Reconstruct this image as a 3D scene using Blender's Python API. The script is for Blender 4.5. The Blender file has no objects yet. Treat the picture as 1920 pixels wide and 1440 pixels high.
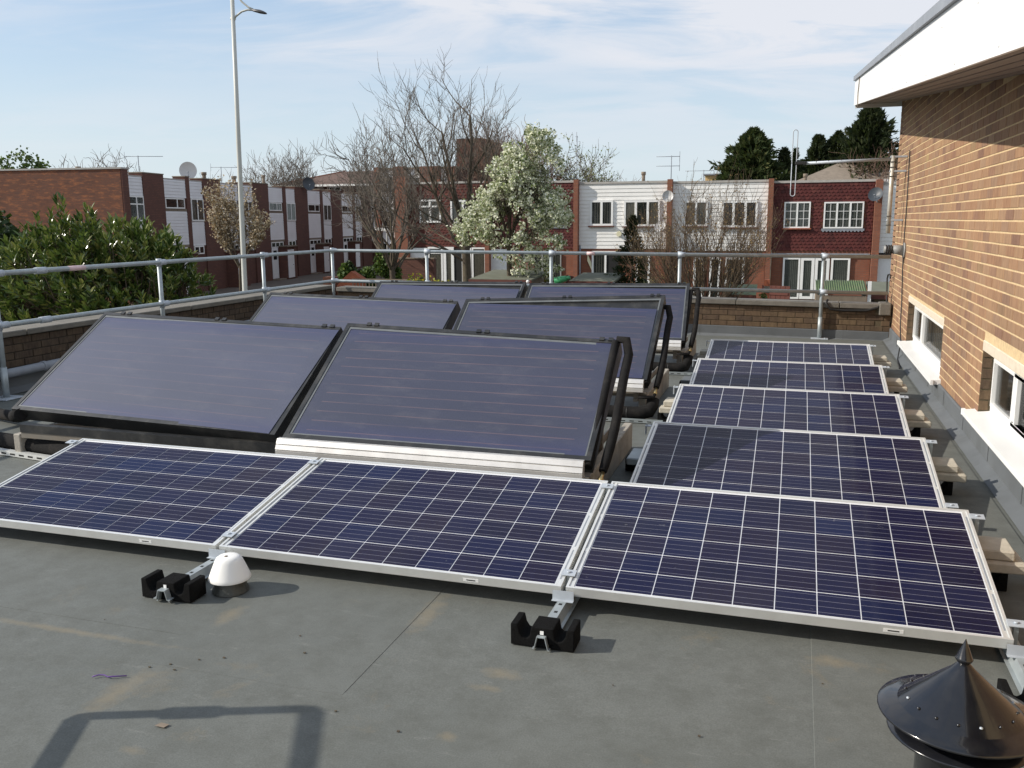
import bpy, math, random
from math import sin, cos, pi, radians, atan2, sqrt, degrees, tan
from mathutils import Matrix, Vector
random.seed(7)
R = random.Random(11)
scn = bpy.context.scene
COL = scn.collection

# ------------------------------------------------------------------ camera
cam_d = bpy.data.cameras.new('camera')
cam = bpy.data.objects.new('camera', cam_d); COL.objects.link(cam); scn.camera = cam
YAW, PITCH, ROLL = radians(-17.4626), radians(10.4179), radians(-0.39485)
fw = Vector((sin(YAW)*cos(PITCH), cos(YAW)*cos(PITCH), -sin(PITCH)))
rt = Vector((cos(YAW), -sin(YAW), 0)); up = rt.cross(fw)
r2 = rt*cos(ROLL) + up*sin(ROLL); u2 = -rt*sin(ROLL) + up*cos(ROLL)
cam.matrix_world = Matrix(((r2.x, u2.x, -fw.x, 0.831), (r2.y, u2.y, -fw.y, -3.3598), (r2.z, u2.z, -fw.z, 1.6083), (0, 0, 0, 1)))
cam_d.sensor_width = 36; cam_d.lens = 1666.66/1920*36; cam_d.clip_start = 0.05; cam_d.clip_end = 2000

# ------------------------------------------------------------------ sun, sky, exposure
SUN_TO = Vector((-1.0, -0.37, 0.67)).normalized()
SUN_EL = math.asin(SUN_TO.z); SUN_ROT = atan2(SUN_TO.x, SUN_TO.y)
sd = bpy.data.lights.new('sun', 'SUN'); sd.energy = 5.0; sd.angle = radians(0.55); sd.color = (1.0, 0.93, 0.83)
sun = bpy.data.objects.new('sun', sd); COL.objects.link(sun)
sun.rotation_euler = (-SUN_TO).to_track_quat('-Z', 'Y').to_euler(); sun.location = (-20, -8, 15)
world = bpy.data.worlds.new('World'); scn.world = world; world.use_nodes = True
wt = world.node_tree; wt.nodes.clear(); WN = wt.nodes.new; WL = wt.links.new
wo = WN('ShaderNodeOutputWorld'); bg = WN('ShaderNodeBackground'); bg.inputs[1].default_value = 0.15
sky = WN('ShaderNodeTexSky'); sky.sky_type = 'NISHITA'; sky.sun_disc = False
sky.sun_elevation = SUN_EL; sky.sun_rotation = SUN_ROT; sky.altitude = 30; sky.air_density = 1.0; sky.dust_density = 1.2; sky.ozone_density = 1.6
tc = WN('ShaderNodeTexCoord'); sp = WN('ShaderNodeSeparateXYZ'); WL(tc.outputs['Generated'], sp.inputs[0])
def wm(op, a, b=None, c=None, clamp=False):
    n = WN('ShaderNodeMath'); n.operation = op; n.use_clamp = clamp
    for i, v in enumerate((a, b, c)):
        if v is None: continue
        if isinstance(v, (int, float)): n.inputs[i].default_value = v
        else: WL(v, n.inputs[i])
    return n.outputs[0]
zc = wm('MAXIMUM', sp.outputs[2], 0.0)
den = wm('ADD', zc, 0.16)
cx = wm('DIVIDE', sp.outputs[0], den); cy = wm('DIVIDE', sp.outputs[1], den)
# cirrus streaks lie along a slanted axis on the cloud layer
ang = radians(16)
ca = wm('ADD', wm('MULTIPLY', cx, cos(ang)), wm('MULTIPLY', cy, sin(ang)))
cb = wm('SUBTRACT', wm('MULTIPLY', cy, cos(ang)), wm('MULTIPLY', cx, sin(ang)))
def wnoise(sx, sy, scale, detail, rough, off, dist=0.0):
    c = WN('ShaderNodeCombineXYZ'); WL(wm('MULTIPLY', ca, sx), c.inputs[0]); WL(wm('MULTIPLY', cb, sy), c.inputs[1]); c.inputs[2].default_value = off
    n = WN('ShaderNodeTexNoise'); n.inputs['Scale'].default_value = scale; n.inputs['Detail'].default_value = detail
    n.inputs['Roughness'].default_value = rough; n.inputs['Distortion'].default_value = dist; WL(c.outputs[0], n.inputs['Vector']); return n.outputs[0]
def wramp(v, a, b):
    n = WN('ShaderNodeMapRange'); n.interpolation_type = 'SMOOTHSTEP'; WL(v, n.inputs[0]); n.inputs[1].default_value = a; n.inputs[2].default_value = b; return n.outputs[0]
big = wramp(wnoise(0.35, 0.8, 1.0, 3, 0.5, 3.7, 0.3), 0.28, 0.52)
fine = wramp(wnoise(0.75, 1.55, 1.9, 9, 0.58, 9.1, 0.6), 0.34, 0.62)
rip = wramp(wnoise(2.2, 3.6, 3.0, 5, 0.6, 5.5, 0.3), 0.25, 0.8)
bias = wm('MULTIPLY', wramp(sp.outputs[0], -0.72, -0.45), wramp(sp.outputs[2], 0.10, 0.20))        # the cirrus sheet spreads over the middle and right
big = wm('ADD', wm('MULTIPLY', big, 0.50), wm('MULTIPLY', bias, 0.55), clamp=True)
big = wm('MULTIPLY', big, wm('SUBTRACT', 1.0, wm('MULTIPLY', wramp(sp.outputs[2], 0.42, 0.85), 0.55)))  # cloud thinned overhead, outside the view, to weaken the sky fill
mask = wm('MULTIPLY', big, wm('ADD', wm('MULTIPLY', fine, 1.30), 0.16))
mask = wm('ADD', mask, wm('MULTIPLY', rip, wm('MULTIPLY', big, 0.16)))
low = wramp(sp.outputs[2], 0.02, 0.20)                                   # clouds thin out into the pale horizon
mask = wm('MULTIPLY', mask, wm('ADD', wm('MULTIPLY', low, 0.75), 0.25), clamp=True)
veil = wm('ADD', wm('MULTIPLY', wm('SUBTRACT', 1.0, wramp(sp.outputs[2], -0.02, 0.34)), 0.42), 0.44)
m1 = WN('ShaderNodeMix'); m1.data_type = 'RGBA'; WL(veil, m1.inputs[0]); WL(sky.outputs[0], m1.inputs[6]); hz = WN('ShaderNodeMix'); hz.data_type = 'RGBA'; WL(wramp(sp.outputs[2], 0.03, 0.36), hz.inputs[0]); hz.inputs[6].default_value = (4.7, 5.45, 5.95, 1); hz.inputs[7].default_value = (2.2, 3.75, 5.9, 1); WL(hz.outputs[2], m1.inputs[7])
m2 = WN('ShaderNodeMix'); m2.data_type = 'RGBA'; WL(wm('MULTIPLY', mask, 0.95), m2.inputs[0]); WL(m1.outputs[2], m2.inputs[6]); m2.inputs[7].default_value = (5.35, 5.5, 5.9, 1)
WL(m2.outputs[2], bg.inputs[0]); WL(bg.outputs[0], wo.inputs[0])
scn.view_settings.view_transform = 'Standard'; scn.view_settings.look = 'None'
scn.view_settings.exposure = 0.0; scn.view_settings.gamma = 1.0; scn.view_settings.use_curve_mapping = False
scn.cycles.max_bounces = 6; scn.cycles.transparent_max_bounces = 16

# ------------------------------------------------------------------ helpers
def tag(o, label=None, cat=None, group=None, kind=None):
    if label: o['label'] = label
    if cat: o['category'] = cat
    if group: o['group'] = group
    if kind: o['kind'] = kind
    return o
def empty(name, label, cat, loc=(0, 0, 0), rz=0, group=None):
    o = bpy.data.objects.new(name, None); COL.objects.link(o); o.location = loc; o.rotation_euler = (0, 0, rz); o.empty_display_size = 0.2
    return tag(o, label, cat, group)
def copy_tree(o, parent=None):
    c = o.copy(); COL.objects.link(c); c.parent = parent
    for ch in list(o.children): copy_tree(ch, c)
    return c
class MB:
    def __init__(s): s.v = []; s.f = []; s.m = []; s.sm = []
    def add(s, vs, fs, mi=0, smooth=False):
        b = len(s.v); s.v.extend(vs)
        for f in fs: s.f.append([b+i for i in f]); s.m.append(mi); s.sm.append(smooth)
        return s
    def box(s, x0, x1, y0, y1, z0, z1, mi=0, c=0.0):
        if c <= 0:
            vs = [(x0,y0,z0),(x1,y0,z0),(x1,y1,z0),(x0,y1,z0),(x0,y0,z1),(x1,y0,z1),(x1,y1,z1),(x0,y1,z1)]
            return s.add(vs, [(0,3,2,1),(4,5,6,7),(0,1,5,4),(1,2,6,5),(2,3,7,6),(3,0,4,7)], mi)
        vs = []; X=(x0,x1);Y=(y0,y1);Z=(z0,z1); idx={}
        for i in (0,1):
            for j in (0,1):
                for k in (0,1):
                    sx = c if i==0 else -c; sy = c if j==0 else -c; sz = c if k==0 else -c
                    idx[i,j,k] = len(vs)
                    vs += [(X[i],Y[j]+sy,Z[k]+sz),(X[i]+sx,Y[j],Z[k]+sz),(X[i]+sx,Y[j]+sy,Z[k])]
        fs = []
        def q(a,b,cc,d,n):
            pa,pb,pc = (Vector(vs[t]) for t in (a,b,cc)); nn = (pb-pa).cross(pc-pa)
            fs.append((a,b,cc,d) if nn.dot(Vector(n))>0 else (d,cc,b,a))
        for i in (0,1): q(*[idx[i,j,k] for j,k in ((0,0),(1,0),(1,1),(0,1))],(2*i-1,0,0))
        for j in (0,1): q(*[idx[i,j,k]+1 for i,k in ((0,0),(1,0),(1,1),(0,1))],(0,2*j-1,0))
        for k in (0,1): q(*[idx[i,j,k]+2 for i,j in ((0,0),(1,0),(1,1),(0,1))],(0,0,2*k-1))
        for j in (0,1):
            for k in (0,1): q(idx[0,j,k]+1,idx[1,j,k]+1,idx[1,j,k]+2,idx[0,j,k]+2,(0,2*j-1,2*k-1))
        for i in (0,1):
            for k in (0,1): q(idx[i,0,k],idx[i,1,k],idx[i,1,k]+2,idx[i,0,k]+2,(2*i-1,0,2*k-1))
        for i in (0,1):
            for j in (0,1): q(idx[i,j,0],idx[i,j,1],idx[i,j,1]+1,idx[i,j,0]+1,(2*i-1,2*j-1,0))
        for i in (0,1):
            for j in (0,1):
                for k in (0,1):
                    a = idx[i,j,k]; pa,pb,pc = (Vector(vs[t]) for t in (a,a+1,a+2)); nn=(pb-pa).cross(pc-pa)
                    fs.append((a,a+1,a+2) if nn.dot(Vector((2*i-1,2*j-1,2*k-1)))>0 else (a+2,a+1,a))
        return s.add(vs, fs, mi)
    def hexa(s, b4, t4, mi=0):     # bottom 4 and top 4 corners, both counter-clockwise seen from above
        return s.add([tuple(p) for p in list(b4)+list(t4)], [(3,2,1,0),(4,5,6,7),(0,1,5,4),(1,2,6,5),(2,3,7,6),(3,0,4,7)], mi)
    def prism(s, poly, axis, a, b, mi=0):   # poly (u,v) extruded along an axis; u,v are the other two axes in order
        def P(u, v, t): return {0:(t,u,v),1:(u,t,v),2:(u,v,t)}[axis]
        n = len(poly); vs = [P(u,v,a) for u,v in poly]+[P(u,v,b) for u,v in poly]
        ar = sum(poly[i][0]*poly[(i+1)%n][1]-poly[(i+1)%n][0]*poly[i][1] for i in range(n))
        fl = (ar > 0) ^ (axis == 1)
        fs = [tuple(range(n))[::-1] if fl else tuple(range(n)), tuple(range(n,2*n)) if fl else tuple(range(n,2*n))[::-1]]
        for i in range(n):
            j = (i+1)%n; fs.append((i,j,n+j,n+i) if fl else (i,n+i,n+j,j))
        return s.add(vs, fs, mi)
    def tube(s, pts, rad, seg=8, mi=0, caps=True, smooth=True):
        pts = [Vector(p) for p in pts]; n = len(pts)
        if isinstance(rad, (int, float)): rad = [rad]*n
        b = len(s.v); prev = None
        for i, p in enumerate(pts):
            d = (pts[min(i+1,n-1)]-pts[max(i-1,0)])
            if d.length < 1e-9: d = Vector((0,0,1))
            d.normalize()
            if prev is None:
                a = d.cross(Vector((0,0,1)) if abs(d.z) < .9 else Vector((1,0,0))).normalized()
            else:
                a = prev - d*prev.dot(d)
                a = a.normalized() if a.length > 1e-6 else d.orthogonal().normalized()
            prev = a; c = d.cross(a)
            for k in range(seg):
                t = 2*pi*k/seg; s.v.append(tuple(p+(a*cos(t)+c*sin(t))*rad[i]))
        for i in range(n-1):
            for k in range(seg):
                k2 = (k+1)%seg
                s.f.append([b+i*seg+k, b+i*seg+k2, b+(i+1)*seg+k2, b+(i+1)*seg+k]); s.m.append(mi); s.sm.append(smooth)
        if caps:
            s.f.append([b+k for k in range(seg)][::-1]); s.m.append(mi); s.sm.append(False)
            s.f.append([b+(n-1)*seg+k for k in range(seg)]); s.m.append(mi); s.sm.append(False)
        return s
    def lathe(s, prof, seg=32, cx=0, cy=0, mi=0, smooth=True):   # prof: (r, z) listed from bottom to top, outside
        b = len(s.v)
        for r, z in prof:
            for k in range(seg): s.v.append((cx+r*cos(2*pi*k/seg), cy+r*sin(2*pi*k/seg), z))
        for i in range(len(prof)-1):
            for k in range(seg):
                k2=(k+1)%seg; s.f.append([b+i*seg+k,b+i*seg+k2,b+(i+1)*seg+k2,b+(i+1)*seg+k]); s.m.append(mi); s.sm.append(smooth)
        return s
    def disc(s, c, n, r, seg=20, mi=0):
        n = Vector(n).normalized(); a = n.orthogonal().normalized(); d = n.cross(a); c = Vector(c)
        return s.add([tuple(c+(a*cos(2*pi*k/seg)+d*sin(2*pi*k/seg))*r) for k in range(seg)], [tuple(range(seg))], mi)
    def mesh(s, name):
        me = bpy.data.meshes.new(name); me.from_pydata(s.v, [], s.f)
        me.polygons.foreach_set('material_index', s.m); me.polygons.foreach_set('use_smooth', s.sm); me.update(); return me
    def build(s, name, mats, parent=None, loc=None, rot=None):
        me = s.mesh(name)
        for m in (mats if isinstance(mats, (list, tuple)) else [mats]): me.materials.append(m)
        o = bpy.data.objects.new(name, me); COL.objects.link(o)
        if parent: o.parent = parent
        if loc: o.location = loc
        if rot: o.rotation_euler = rot
        return o
def inst(name, me, parent=None, loc=(0,0,0), rot=(0,0,0), scale=None):
    o = bpy.data.objects.new(name, me); COL.objects.link(o)
    if parent: o.parent = parent
    o.location = loc; o.rotation_euler = rot
    if scale: o.scale = scale
    return o

# ------------------------------------------------------------------ materials
class NT:
    def __init__(s, name):
        s.m = bpy.data.materials.new(name); s.m.use_nodes = True; s.t = s.m.node_tree; s.b = s.t.nodes['Principled BSDF']
    def n(s, typ, **kw):
        x = s.t.nodes.new(typ)
        for k, v in kw.items(): setattr(x, k, v)
        return x
    def l(s, a, b): s.t.links.new(a, b)
    def math(s, op, a, b=None, clamp=False):
        x = s.n('ShaderNodeMath', operation=op); x.use_clamp = clamp
        for i, v in enumerate((a, b)):
            if v is None: continue
            if isinstance(v, (int, float)): x.inputs[i].default_value = v
            else: s.l(v, x.inputs[i])
        return x.outputs[0]
    def coord(s, scale=(1,1,1), kind='Object'):
        t = s.n('ShaderNodeTexCoord'); mp = s.n('ShaderNodeMapping'); s.l(t.outputs[kind], mp.inputs[0]); mp.inputs['Scale'].default_value = scale; return mp.outputs[0]
    def noise(s, v, scale, detail=4, rough=.55, dist=0):
        x = s.n('ShaderNodeTexNoise'); s.l(v, x.inputs['Vector']); x.inputs['Scale'].default_value = scale; x.inputs['Detail'].default_value = detail
        x.inputs['Roughness'].default_value = rough; x.inputs['Distortion'].default_value = dist; return x.outputs[0]
    def rng(s, v, a, b, c=0., d=1.):
        x = s.n('ShaderNodeMapRange'); s.l(v, x.inputs[0])
        for i, q in enumerate((a, b, c, d)): x.inputs[i+1].default_value = q
        return x.outputs[0]
    def mix(s, f, a, b, mode='MIX'):
        x = s.n('ShaderNodeMix', data_type='RGBA', blend_type=mode)
        for i, v in ((0, f), (6, a), (7, b)):
            if isinstance(v, (int, float)): x.inputs[i].default_value = v
            elif isinstance(v, tuple): x.inputs[i].default_value = v if len(v) == 4 else (*v, 1)
            else: s.l(v, x.inputs[i])
        return x.outputs[2]
    def ramp(s, v, stops):
        x = s.n('ShaderNodeValToRGB'); s.l(v, x.inputs[0]); cr = x.color_ramp
        while len(cr.elements) < len(stops): cr.elements.new(.5)
        for e, (p, c) in zip(cr.elements, stops): e.position = p; e.color = (*c, 1)
        return x.outputs[0]
    def bump(s, h, strength, dist=.01):
        x = s.n('ShaderNodeBump'); x.inputs['Strength'].default_value = strength; x.inputs['Distance'].default_value = dist; s.l(h, x.inputs['Height']); s.l(x.outputs[0], s.b.inputs['Normal'])
    def out(s, col=None, rough=None, metal=None, spec=None, coat=None, coat_r=None, trans=None):
        b = s.b
        if col is not None:
            if isinstance(col, tuple): b.inputs['Base Color'].default_value = (*col, 1)
            else: s.l(col, b.inputs['Base Color'])
        if rough is not None:
            if isinstance(rough, (int, float)): b.inputs['Roughness'].default_value = rough
            else: s.l(rough, b.inputs['Roughness'])
        if metal is not None: b.inputs['Metallic'].default_value = metal
        if spec is not None: b.inputs['Specular IOR Level'].default_value = spec
        if coat is not None: b.inputs['Coat Weight'].default_value = coat
        if coat_r is not None: b.inputs['Coat Roughness'].default_value = coat_r
        return s.m
def plain(name, col, rough=.6, metal=0, var=.12, scale=6, bump=0, bscale=40, spec=None, coat=None, dirt=None, dscale=2.5, damt=.5):
    t = NT(name); v = t.coord(); n = t.noise(v, scale, 5, .6)
    c = t.mix(t.rng(n, .3, .7), tuple(x*(1-var) for x in col), tuple(min(1, x*(1+var)) for x in col))
    if dirt: c = t.mix(t.rng(t.noise(v, dscale, 6, .65), .5, .75, 0, damt), c, dirt)
    if bump: t.bump(t.noise(v, bscale, 4, .7), bump)
    return t.out(c, t.rng(n, .2, .8, max(0, rough-.07), min(1, rough+.07)), metal, spec, coat)
def rnd(t, island=True):
    oi = t.n('ShaderNodeObjectInfo'); v = oi.outputs['Random']
    if island:
        g = t.n('ShaderNodeNewGeometry'); v = t.math('FRACT', t.math('ADD', v, g.outputs['Random Per Island']))
    return v
def brickmat(name, stops, rough=.9, streak=True):
    t = NT(name); v = t.coord(kind='Object'); g = t.n('ShaderNodeNewGeometry')
    c = t.ramp(rnd(t), stops); mp = t.n('ShaderNodeMapping'); t.l(g.outputs['Position'], mp.inputs[0]); mp.inputs['Scale'].default_value = (30, 30, 8)
    n = t.noise(mp.outputs[0], 1.0, 5, .65)
    c = t.mix(t.rng(n, .25, .75), t.mix(.35, c, (.04,.02,.015)), t.mix(.15, c, (.6,.42,.25)))
    bgn = t.noise(g.outputs['Position'], 1.1, 5, .65); c = t.mix(t.rng(bgn, .45, .72, 0, .38), c, (.10,.06,.04))
    t.bump(t.noise(g.outputs['Position'], 160, 3, .6), .35, .004)
    return t.out(c, rough)
M = {}
M['east_brick'] = brickmat('east_brick', [(0,(.29,.148,.078)),(.22,(.36,.20,.105)),(.42,(.33,.195,.112)),(.6,(.38,.225,.115)),(.74,(.26,.13,.078)),(.86,(.34,.212,.125)),(.96,(.19,.092,.062)),(1,(.38,.26,.115))])
M['east_mortar'] = plain('east_mortar', (.60,.445,.25), .95, var=.15, scale=25, bump=.4, bscale=90)
M['shaded_brick'] = brickmat('shaded_parapet_brick', [(0,(.018,.012,.008)),(.35,(.030,.019,.011)),(.6,(.014,.010,.008)),(.85,(.042,.027,.015)),(1,(.009,.008,.007))])  # darker parapet brick for the left wall, its shade put into the colour
M['dark_brick'] = brickmat('parapet_brick', [(0,(.060,.036,.020)),(.3,(.095,.060,.030)),(.55,(.045,.028,.018)),(.8,(.12,.080,.040)),(1,(.025,.018,.014))])
M['shaded_mortar'] = plain('shaded_mortar', (.035,.028,.019), .95, var=.3, scale=10, bump=.4, bscale=60)  # mortar for the same wall, shade likewise put into the colour
M['parapet_mortar'] = plain('parapet_mortar', (.11,.085,.05), .95, var=.2, scale=12, bump=.4, bscale=60, dirt=(.06,.05,.035), dscale=3, damt=.6)
M['coping'] = plain('coping_concrete', (.165,.152,.13), .9, var=.2, scale=7, bump=.4, bscale=50, dirt=(.10,.09,.065), dscale=2.2, damt=.7)
M['concrete'] = plain('concrete', (.36,.33,.28), .9, var=.18, scale=8, bump=.4, bscale=60, dirt=(.12,.10,.07), dscale=3, damt=.6)
M['slab'] = plain('paving_slab_stone', (.47,.43,.35), .9, var=.15, scale=12, bump=.3, bscale=90, dirt=(.2,.17,.12), dscale=5, damt=.4)
M['flashing'] = plain('felt_flashing', (.115,.125,.132), .75, var=.12, scale=3, bump=.15, bscale=120, dirt=(.07,.075,.07), dscale=4, damt=.5)
M['galv'] = plain('galvanised_steel', (.36,.40,.41), .5, .4, var=.14, scale=14, bump=.05, bscale=60, dirt=(.30,.33,.35), dscale=9, damt=.6)
M['galv_pale'] = plain('galvanised_fitting', (.44,.48,.52), .6, .25, var=.1, scale=20)
M['alu'] = plain('aluminium_frame', (.72,.725,.70), .42, .45, var=.05, scale=4, dirt=(.5,.49,.45), dscale=6, damt=.35)
M['alu_bright'] = plain('aluminium_fairing', (.74,.72,.68), .38, .45, var=.06, scale=5, dirt=(.4,.37,.33), dscale=3, damt=.5)
M['white_pvc'] = plain('white_pvc', (.82,.82,.80), .35, var=.03, scale=3)
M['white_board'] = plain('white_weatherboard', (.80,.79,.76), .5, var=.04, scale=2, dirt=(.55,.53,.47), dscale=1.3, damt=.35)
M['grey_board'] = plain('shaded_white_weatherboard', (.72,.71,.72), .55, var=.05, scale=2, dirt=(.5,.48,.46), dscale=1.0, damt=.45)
M['backsheet'] = plain('white_backsheet', (.70,.71,.74), .3, var=.02, coat=.3)
M['black_rubber'] = plain('black_crumb_rubber', (.008,.008,.008), .95, var=.5, scale=140, bump=.9, bscale=220, spec=.12)
M['foam'] = plain('black_pipe_foam', (.014,.0135,.0135), .9, var=.3, scale=30, bump=.35, bscale=70, spec=.15, dirt=(.07,.06,.05), dscale=8, damt=.35)
M['dark_frame'] = plain('dark_collector_frame', (.022,.023,.024), .45, .2, var=.2, scale=9, dirt=(.16,.15,.13), dscale=6, damt=.35)
M['seal'] = plain('grey_glazing_seal', (.13,.14,.145), .5, var=.15, scale=10)
M['steel_dull'] = plain('dull_steel_angle', (.22,.20,.17), .6, .5, var=.2, scale=10, dirt=(.14,.09,.05), dscale=5, damt=.4)
M['brass'] = plain('brass_valve', (.55,.42,.2), .35, .9, var=.1)
M['gloss_black'] = plain('glossy_black_paint', (.008,.0085,.011), .18, var=.3, scale=8, coat=.35, bump=.07, bscale=12, dirt=(.03,.03,.028), dscale=14, damt=.3)
M['vent_white'] = plain('white_plastic_cap', (.84,.83,.79), .4, var=.03)
M['felt_wrap'] = plain('bitumen_wrap', (.045,.048,.042), .45, var=.35, scale=12, bump=.9, bscale=22, dirt=(.12,.12,.1), dscale=9, damt=.4)
M['lead'] = plain('lead_grey', (.24,.26,.29), .6, var=.12, scale=5)
M['lamp_paint'] = plain('lamp_post_paint', (.50,.50,.46), .45, var=.05, scale=3)
M['lamp_dark'] = plain('lamp_head_dark', (.05,.05,.052), .4, var=.2)
M['interior'] = plain('dark_interior', (.012,.012,.012), .9)
M['curtain'] = plain('curtain_net', (.42,.45,.40), .9, var=.15, scale=8)
M['curtain_cream'] = plain('curtain_cream', (.55,.50,.38), .9, var=.15, scale=8)
M['blind'] = plain('vertical_blind', (.30,.28,.22), .8, var=.1)
M['bark'] = plain('bark', (.085,.065,.045), .95, var=.3, scale=9, bump=.6, bscale=25, dirt=(.10,.11,.05), dscale=3, damt=.4)
M['twig'] = plain('twig', (.125,.105,.085), .95, var=.3, scale=3)
M['twig_red'] = plain('red_brown_twig', (.16,.10,.07), .95, var=.3, scale=3)
M['twig_tan'] = plain('budding_tan_twig', (.125,.088,.058), .95, var=.3, scale=3)
M['brown_wood'] = plain('red_brown_fence_wood', (.11,.035,.025), .8, var=.2, scale=4)
M['red_brick_plain'] = plain('planter_brick', (.30,.09,.045), .9, var=.2, scale=9)
M['grey_plastic'] = plain('grey_plastic', (.26,.26,.25), .55, var=.1)
M['cable'] = plain('black_cable', (.015,.015,.015), .6)
M['felt_roof'] = plain('shed_roof_felt', (.13,.135,.10), .95, var=.2, scale=4, dirt=(.07,.09,.04), dscale=2, damt=.5)
M['stone_trim'] = plain('pale_roof_trim', (.40,.38,.35), .8, var=.15)
M['tan_render'] = plain('tan_render', (.62,.42,.18), .8, var=.05)
M['roof_tile'] = plain('brown_roof_tiles', (.12,.072,.055), .9, var=.25, scale=5, dirt=(.10,.07,.05), dscale=1, damt=.5)
M['roof_ridge'] = plain('ridge_tile', (.30,.12,.07), .9, var=.1)
M['grey_roof_tile'] = plain('grey_roof_tiles', (.22,.18,.14), .9, var=.15, scale=4)
M['dish_pale'] = plain('pale_dish', (.50,.49,.48), .5, var=.05)
M['dish_dark'] = plain('dark_dish', (.05,.06,.07), .5, var=.1)
M['cream'] = plain('cream_plastic', (.70,.66,.45), .5, var=.05)
M['lintel'] = plain('cream_lintel', (.62,.54,.42), .8, var=.08, scale=20, dirt=(.45,.38,.25), dscale=14, damt=.4)
M['soffit'] = plain('brown_soffit_board', (.20,.17,.15), .55, var=.15, scale=6)
M['fascia'] = plain('white_fascia', (.80,.79,.77), .35, var=.02, scale=2, dirt=(.62,.60,.55), dscale=3, damt=.3)
M['purple'] = plain('purple_tape', (.10,.03,.22), .4)
M['green_plastic'] = plain('green_plastic', (.05,.28,.12), .4)
M['corrugated'] = plain('green_corrugated_sheet', (.10,.15,.06), .6, var=.3, scale=3, dirt=(.18,.15,.10), dscale=4, damt=.6)
M['door_white'] = plain('white_door_paint', (.76,.76,.76), .5, var=.03)
M['door_dark'] = plain('dark_door', (.025,.028,.03), .4)
M['timber_grey'] = plain('grey_timber', (.20,.16,.12), .9, var=.2)
M['print_black'] = plain('printed_black', (.03,.03,.03), .6)
M['sticker'] = plain('white_sticker', (.85,.85,.83), .4, var=.01)
M['red_print'] = plain('pale_pink_sticker', (.68,.50,.50), .5)
# glass: dark mirror-like pane, partly see-through
t = NT('window_glass'); t.out((.02,.025,.025), .06, 0, .8)
lp = t.n('ShaderNodeBsdfTransparent'); ms = t.n('ShaderNodeMixShader'); ms.inputs[0].default_value = .42
t.l(lp.outputs[0], ms.inputs[1]); t.l(t.b.outputs[0], ms.inputs[2]); t.l(ms.outputs[0], t.t.nodes['Material Output'].inputs[0]); M['glass'] = t.m
# solar cell: blue-violet silicon with printed busbars
t = NT('silicon_cell'); oi = t.n('ShaderNodeObjectInfo'); v = t.coord(); sx = t.n('ShaderNodeSeparateXYZ'); t.l(v, sx.inputs[0])
c = t.ramp(oi.outputs['Random'], [(0,(.003,.006,.034)),(.3,(.006,.006,.026)),(.6,(.010,.006,.018)),(.8,(.004,.005,.018)),(1,(.003,.009,.045))])
vo = t.n('ShaderNodeTexVoronoi'); t.l(v, vo.inputs['Vector']); vo.inputs['Scale'].default_value = 90
c = t.mix(t.rng(vo.outputs['Distance'], 0, .6, 0, .3), c, (.012,.014,.06))
fy = t.math('FRACT', t.math('MULTIPLY', t.math('ADD', sx.outputs[1], .078), 4/.156))
bar = t.math('LESS_THAN', t.math('ABSOLUTE', t.math('SUBTRACT', fy, .5)), .022)
c = t.mix(bar, c, (.20,.20,.25))
gp = t.n('ShaderNodeNewGeometry'); dn = t.noise(gp.outputs['Position'], 2.3, 5, .6); c = t.mix(t.rng(dn, .45, .8, 0, .10), c, (.16,.15,.13))
sn = t.noise(gp.outputs['Position'], 26, 3, .6); c = t.mix(t.rng(sn, .70, .76, 0, .30), c, (.25,.25,.26))
t.out(c, t.rng(dn, .3, .7, .4, .6), 0, .08, coat=.17, coat_r=.08); M['cell'] = t.m
# thermal absorber under textured glass
def absorber(name, line_amt, base, pale):
    t = NT(name); v = t.coord(); s = t.n('ShaderNodeSeparateXYZ'); t.l(v, s.inputs[0])
    n = t.noise(v, 1.3, 3, .5); n2 = t.noise(v, 260, 2, .5)
    c = t.mix(t.rng(n, .3, .7), base, pale)
    # selective coating turns bluer along the top and bottom edges
    e = t.math('ABSOLUTE', t.math('SUBTRACT', s.outputs[1], .5)); c = t.mix(t.rng(e, .34, .47, 0, .5), c, (.035,.042,.12))
    c = t.mix(t.rng(n2, .3, .7, 0, .45), c, (.02,.02,.03)); c = t.mix(t.rng(t.noise(t.coord((5,7,1)), 1.0, 6, .7), .5, .75, 0, .22), c, (.16,.15,.16))
    fy = t.math('FRACT', t.math('ADD', t.math('MULTIPLY', s.outputs[1], 12.0), .0))
    d = t.math('ABSOLUTE', t.math('SUBTRACT', fy, .5)); line = t.math('LESS_THAN', d, .045)
    inx = t.math('LESS_THAN', t.math('ABSOLUTE', t.math('SUBTRACT', s.outputs[0], .5)), .455)
    ly = t.noise(t.coord((3, 40, 1)), 1.5, 3, .7)
    line = t.math('MULTIPLY', t.math('MULTIPLY', line, inx), t.rng(ly, .35, .6, .25, 1)); line = t.math('MULTIPLY', line, line_amt)
    c = t.mix(line, c, (.30,.17,.15))
    t.bump(n2, .12, .002)
    return t.out(c, .45, 0, .35, coat=.4, coat_r=.34)
M['absorber'] = absorber('blue_absorber_lined', .24, (.040,.045,.076), (.051,.056,.094))
M['absorber_pale'] = absorber('blue_absorber_pale', .14, (.060,.066,.10), (.080,.087,.135))
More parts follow.
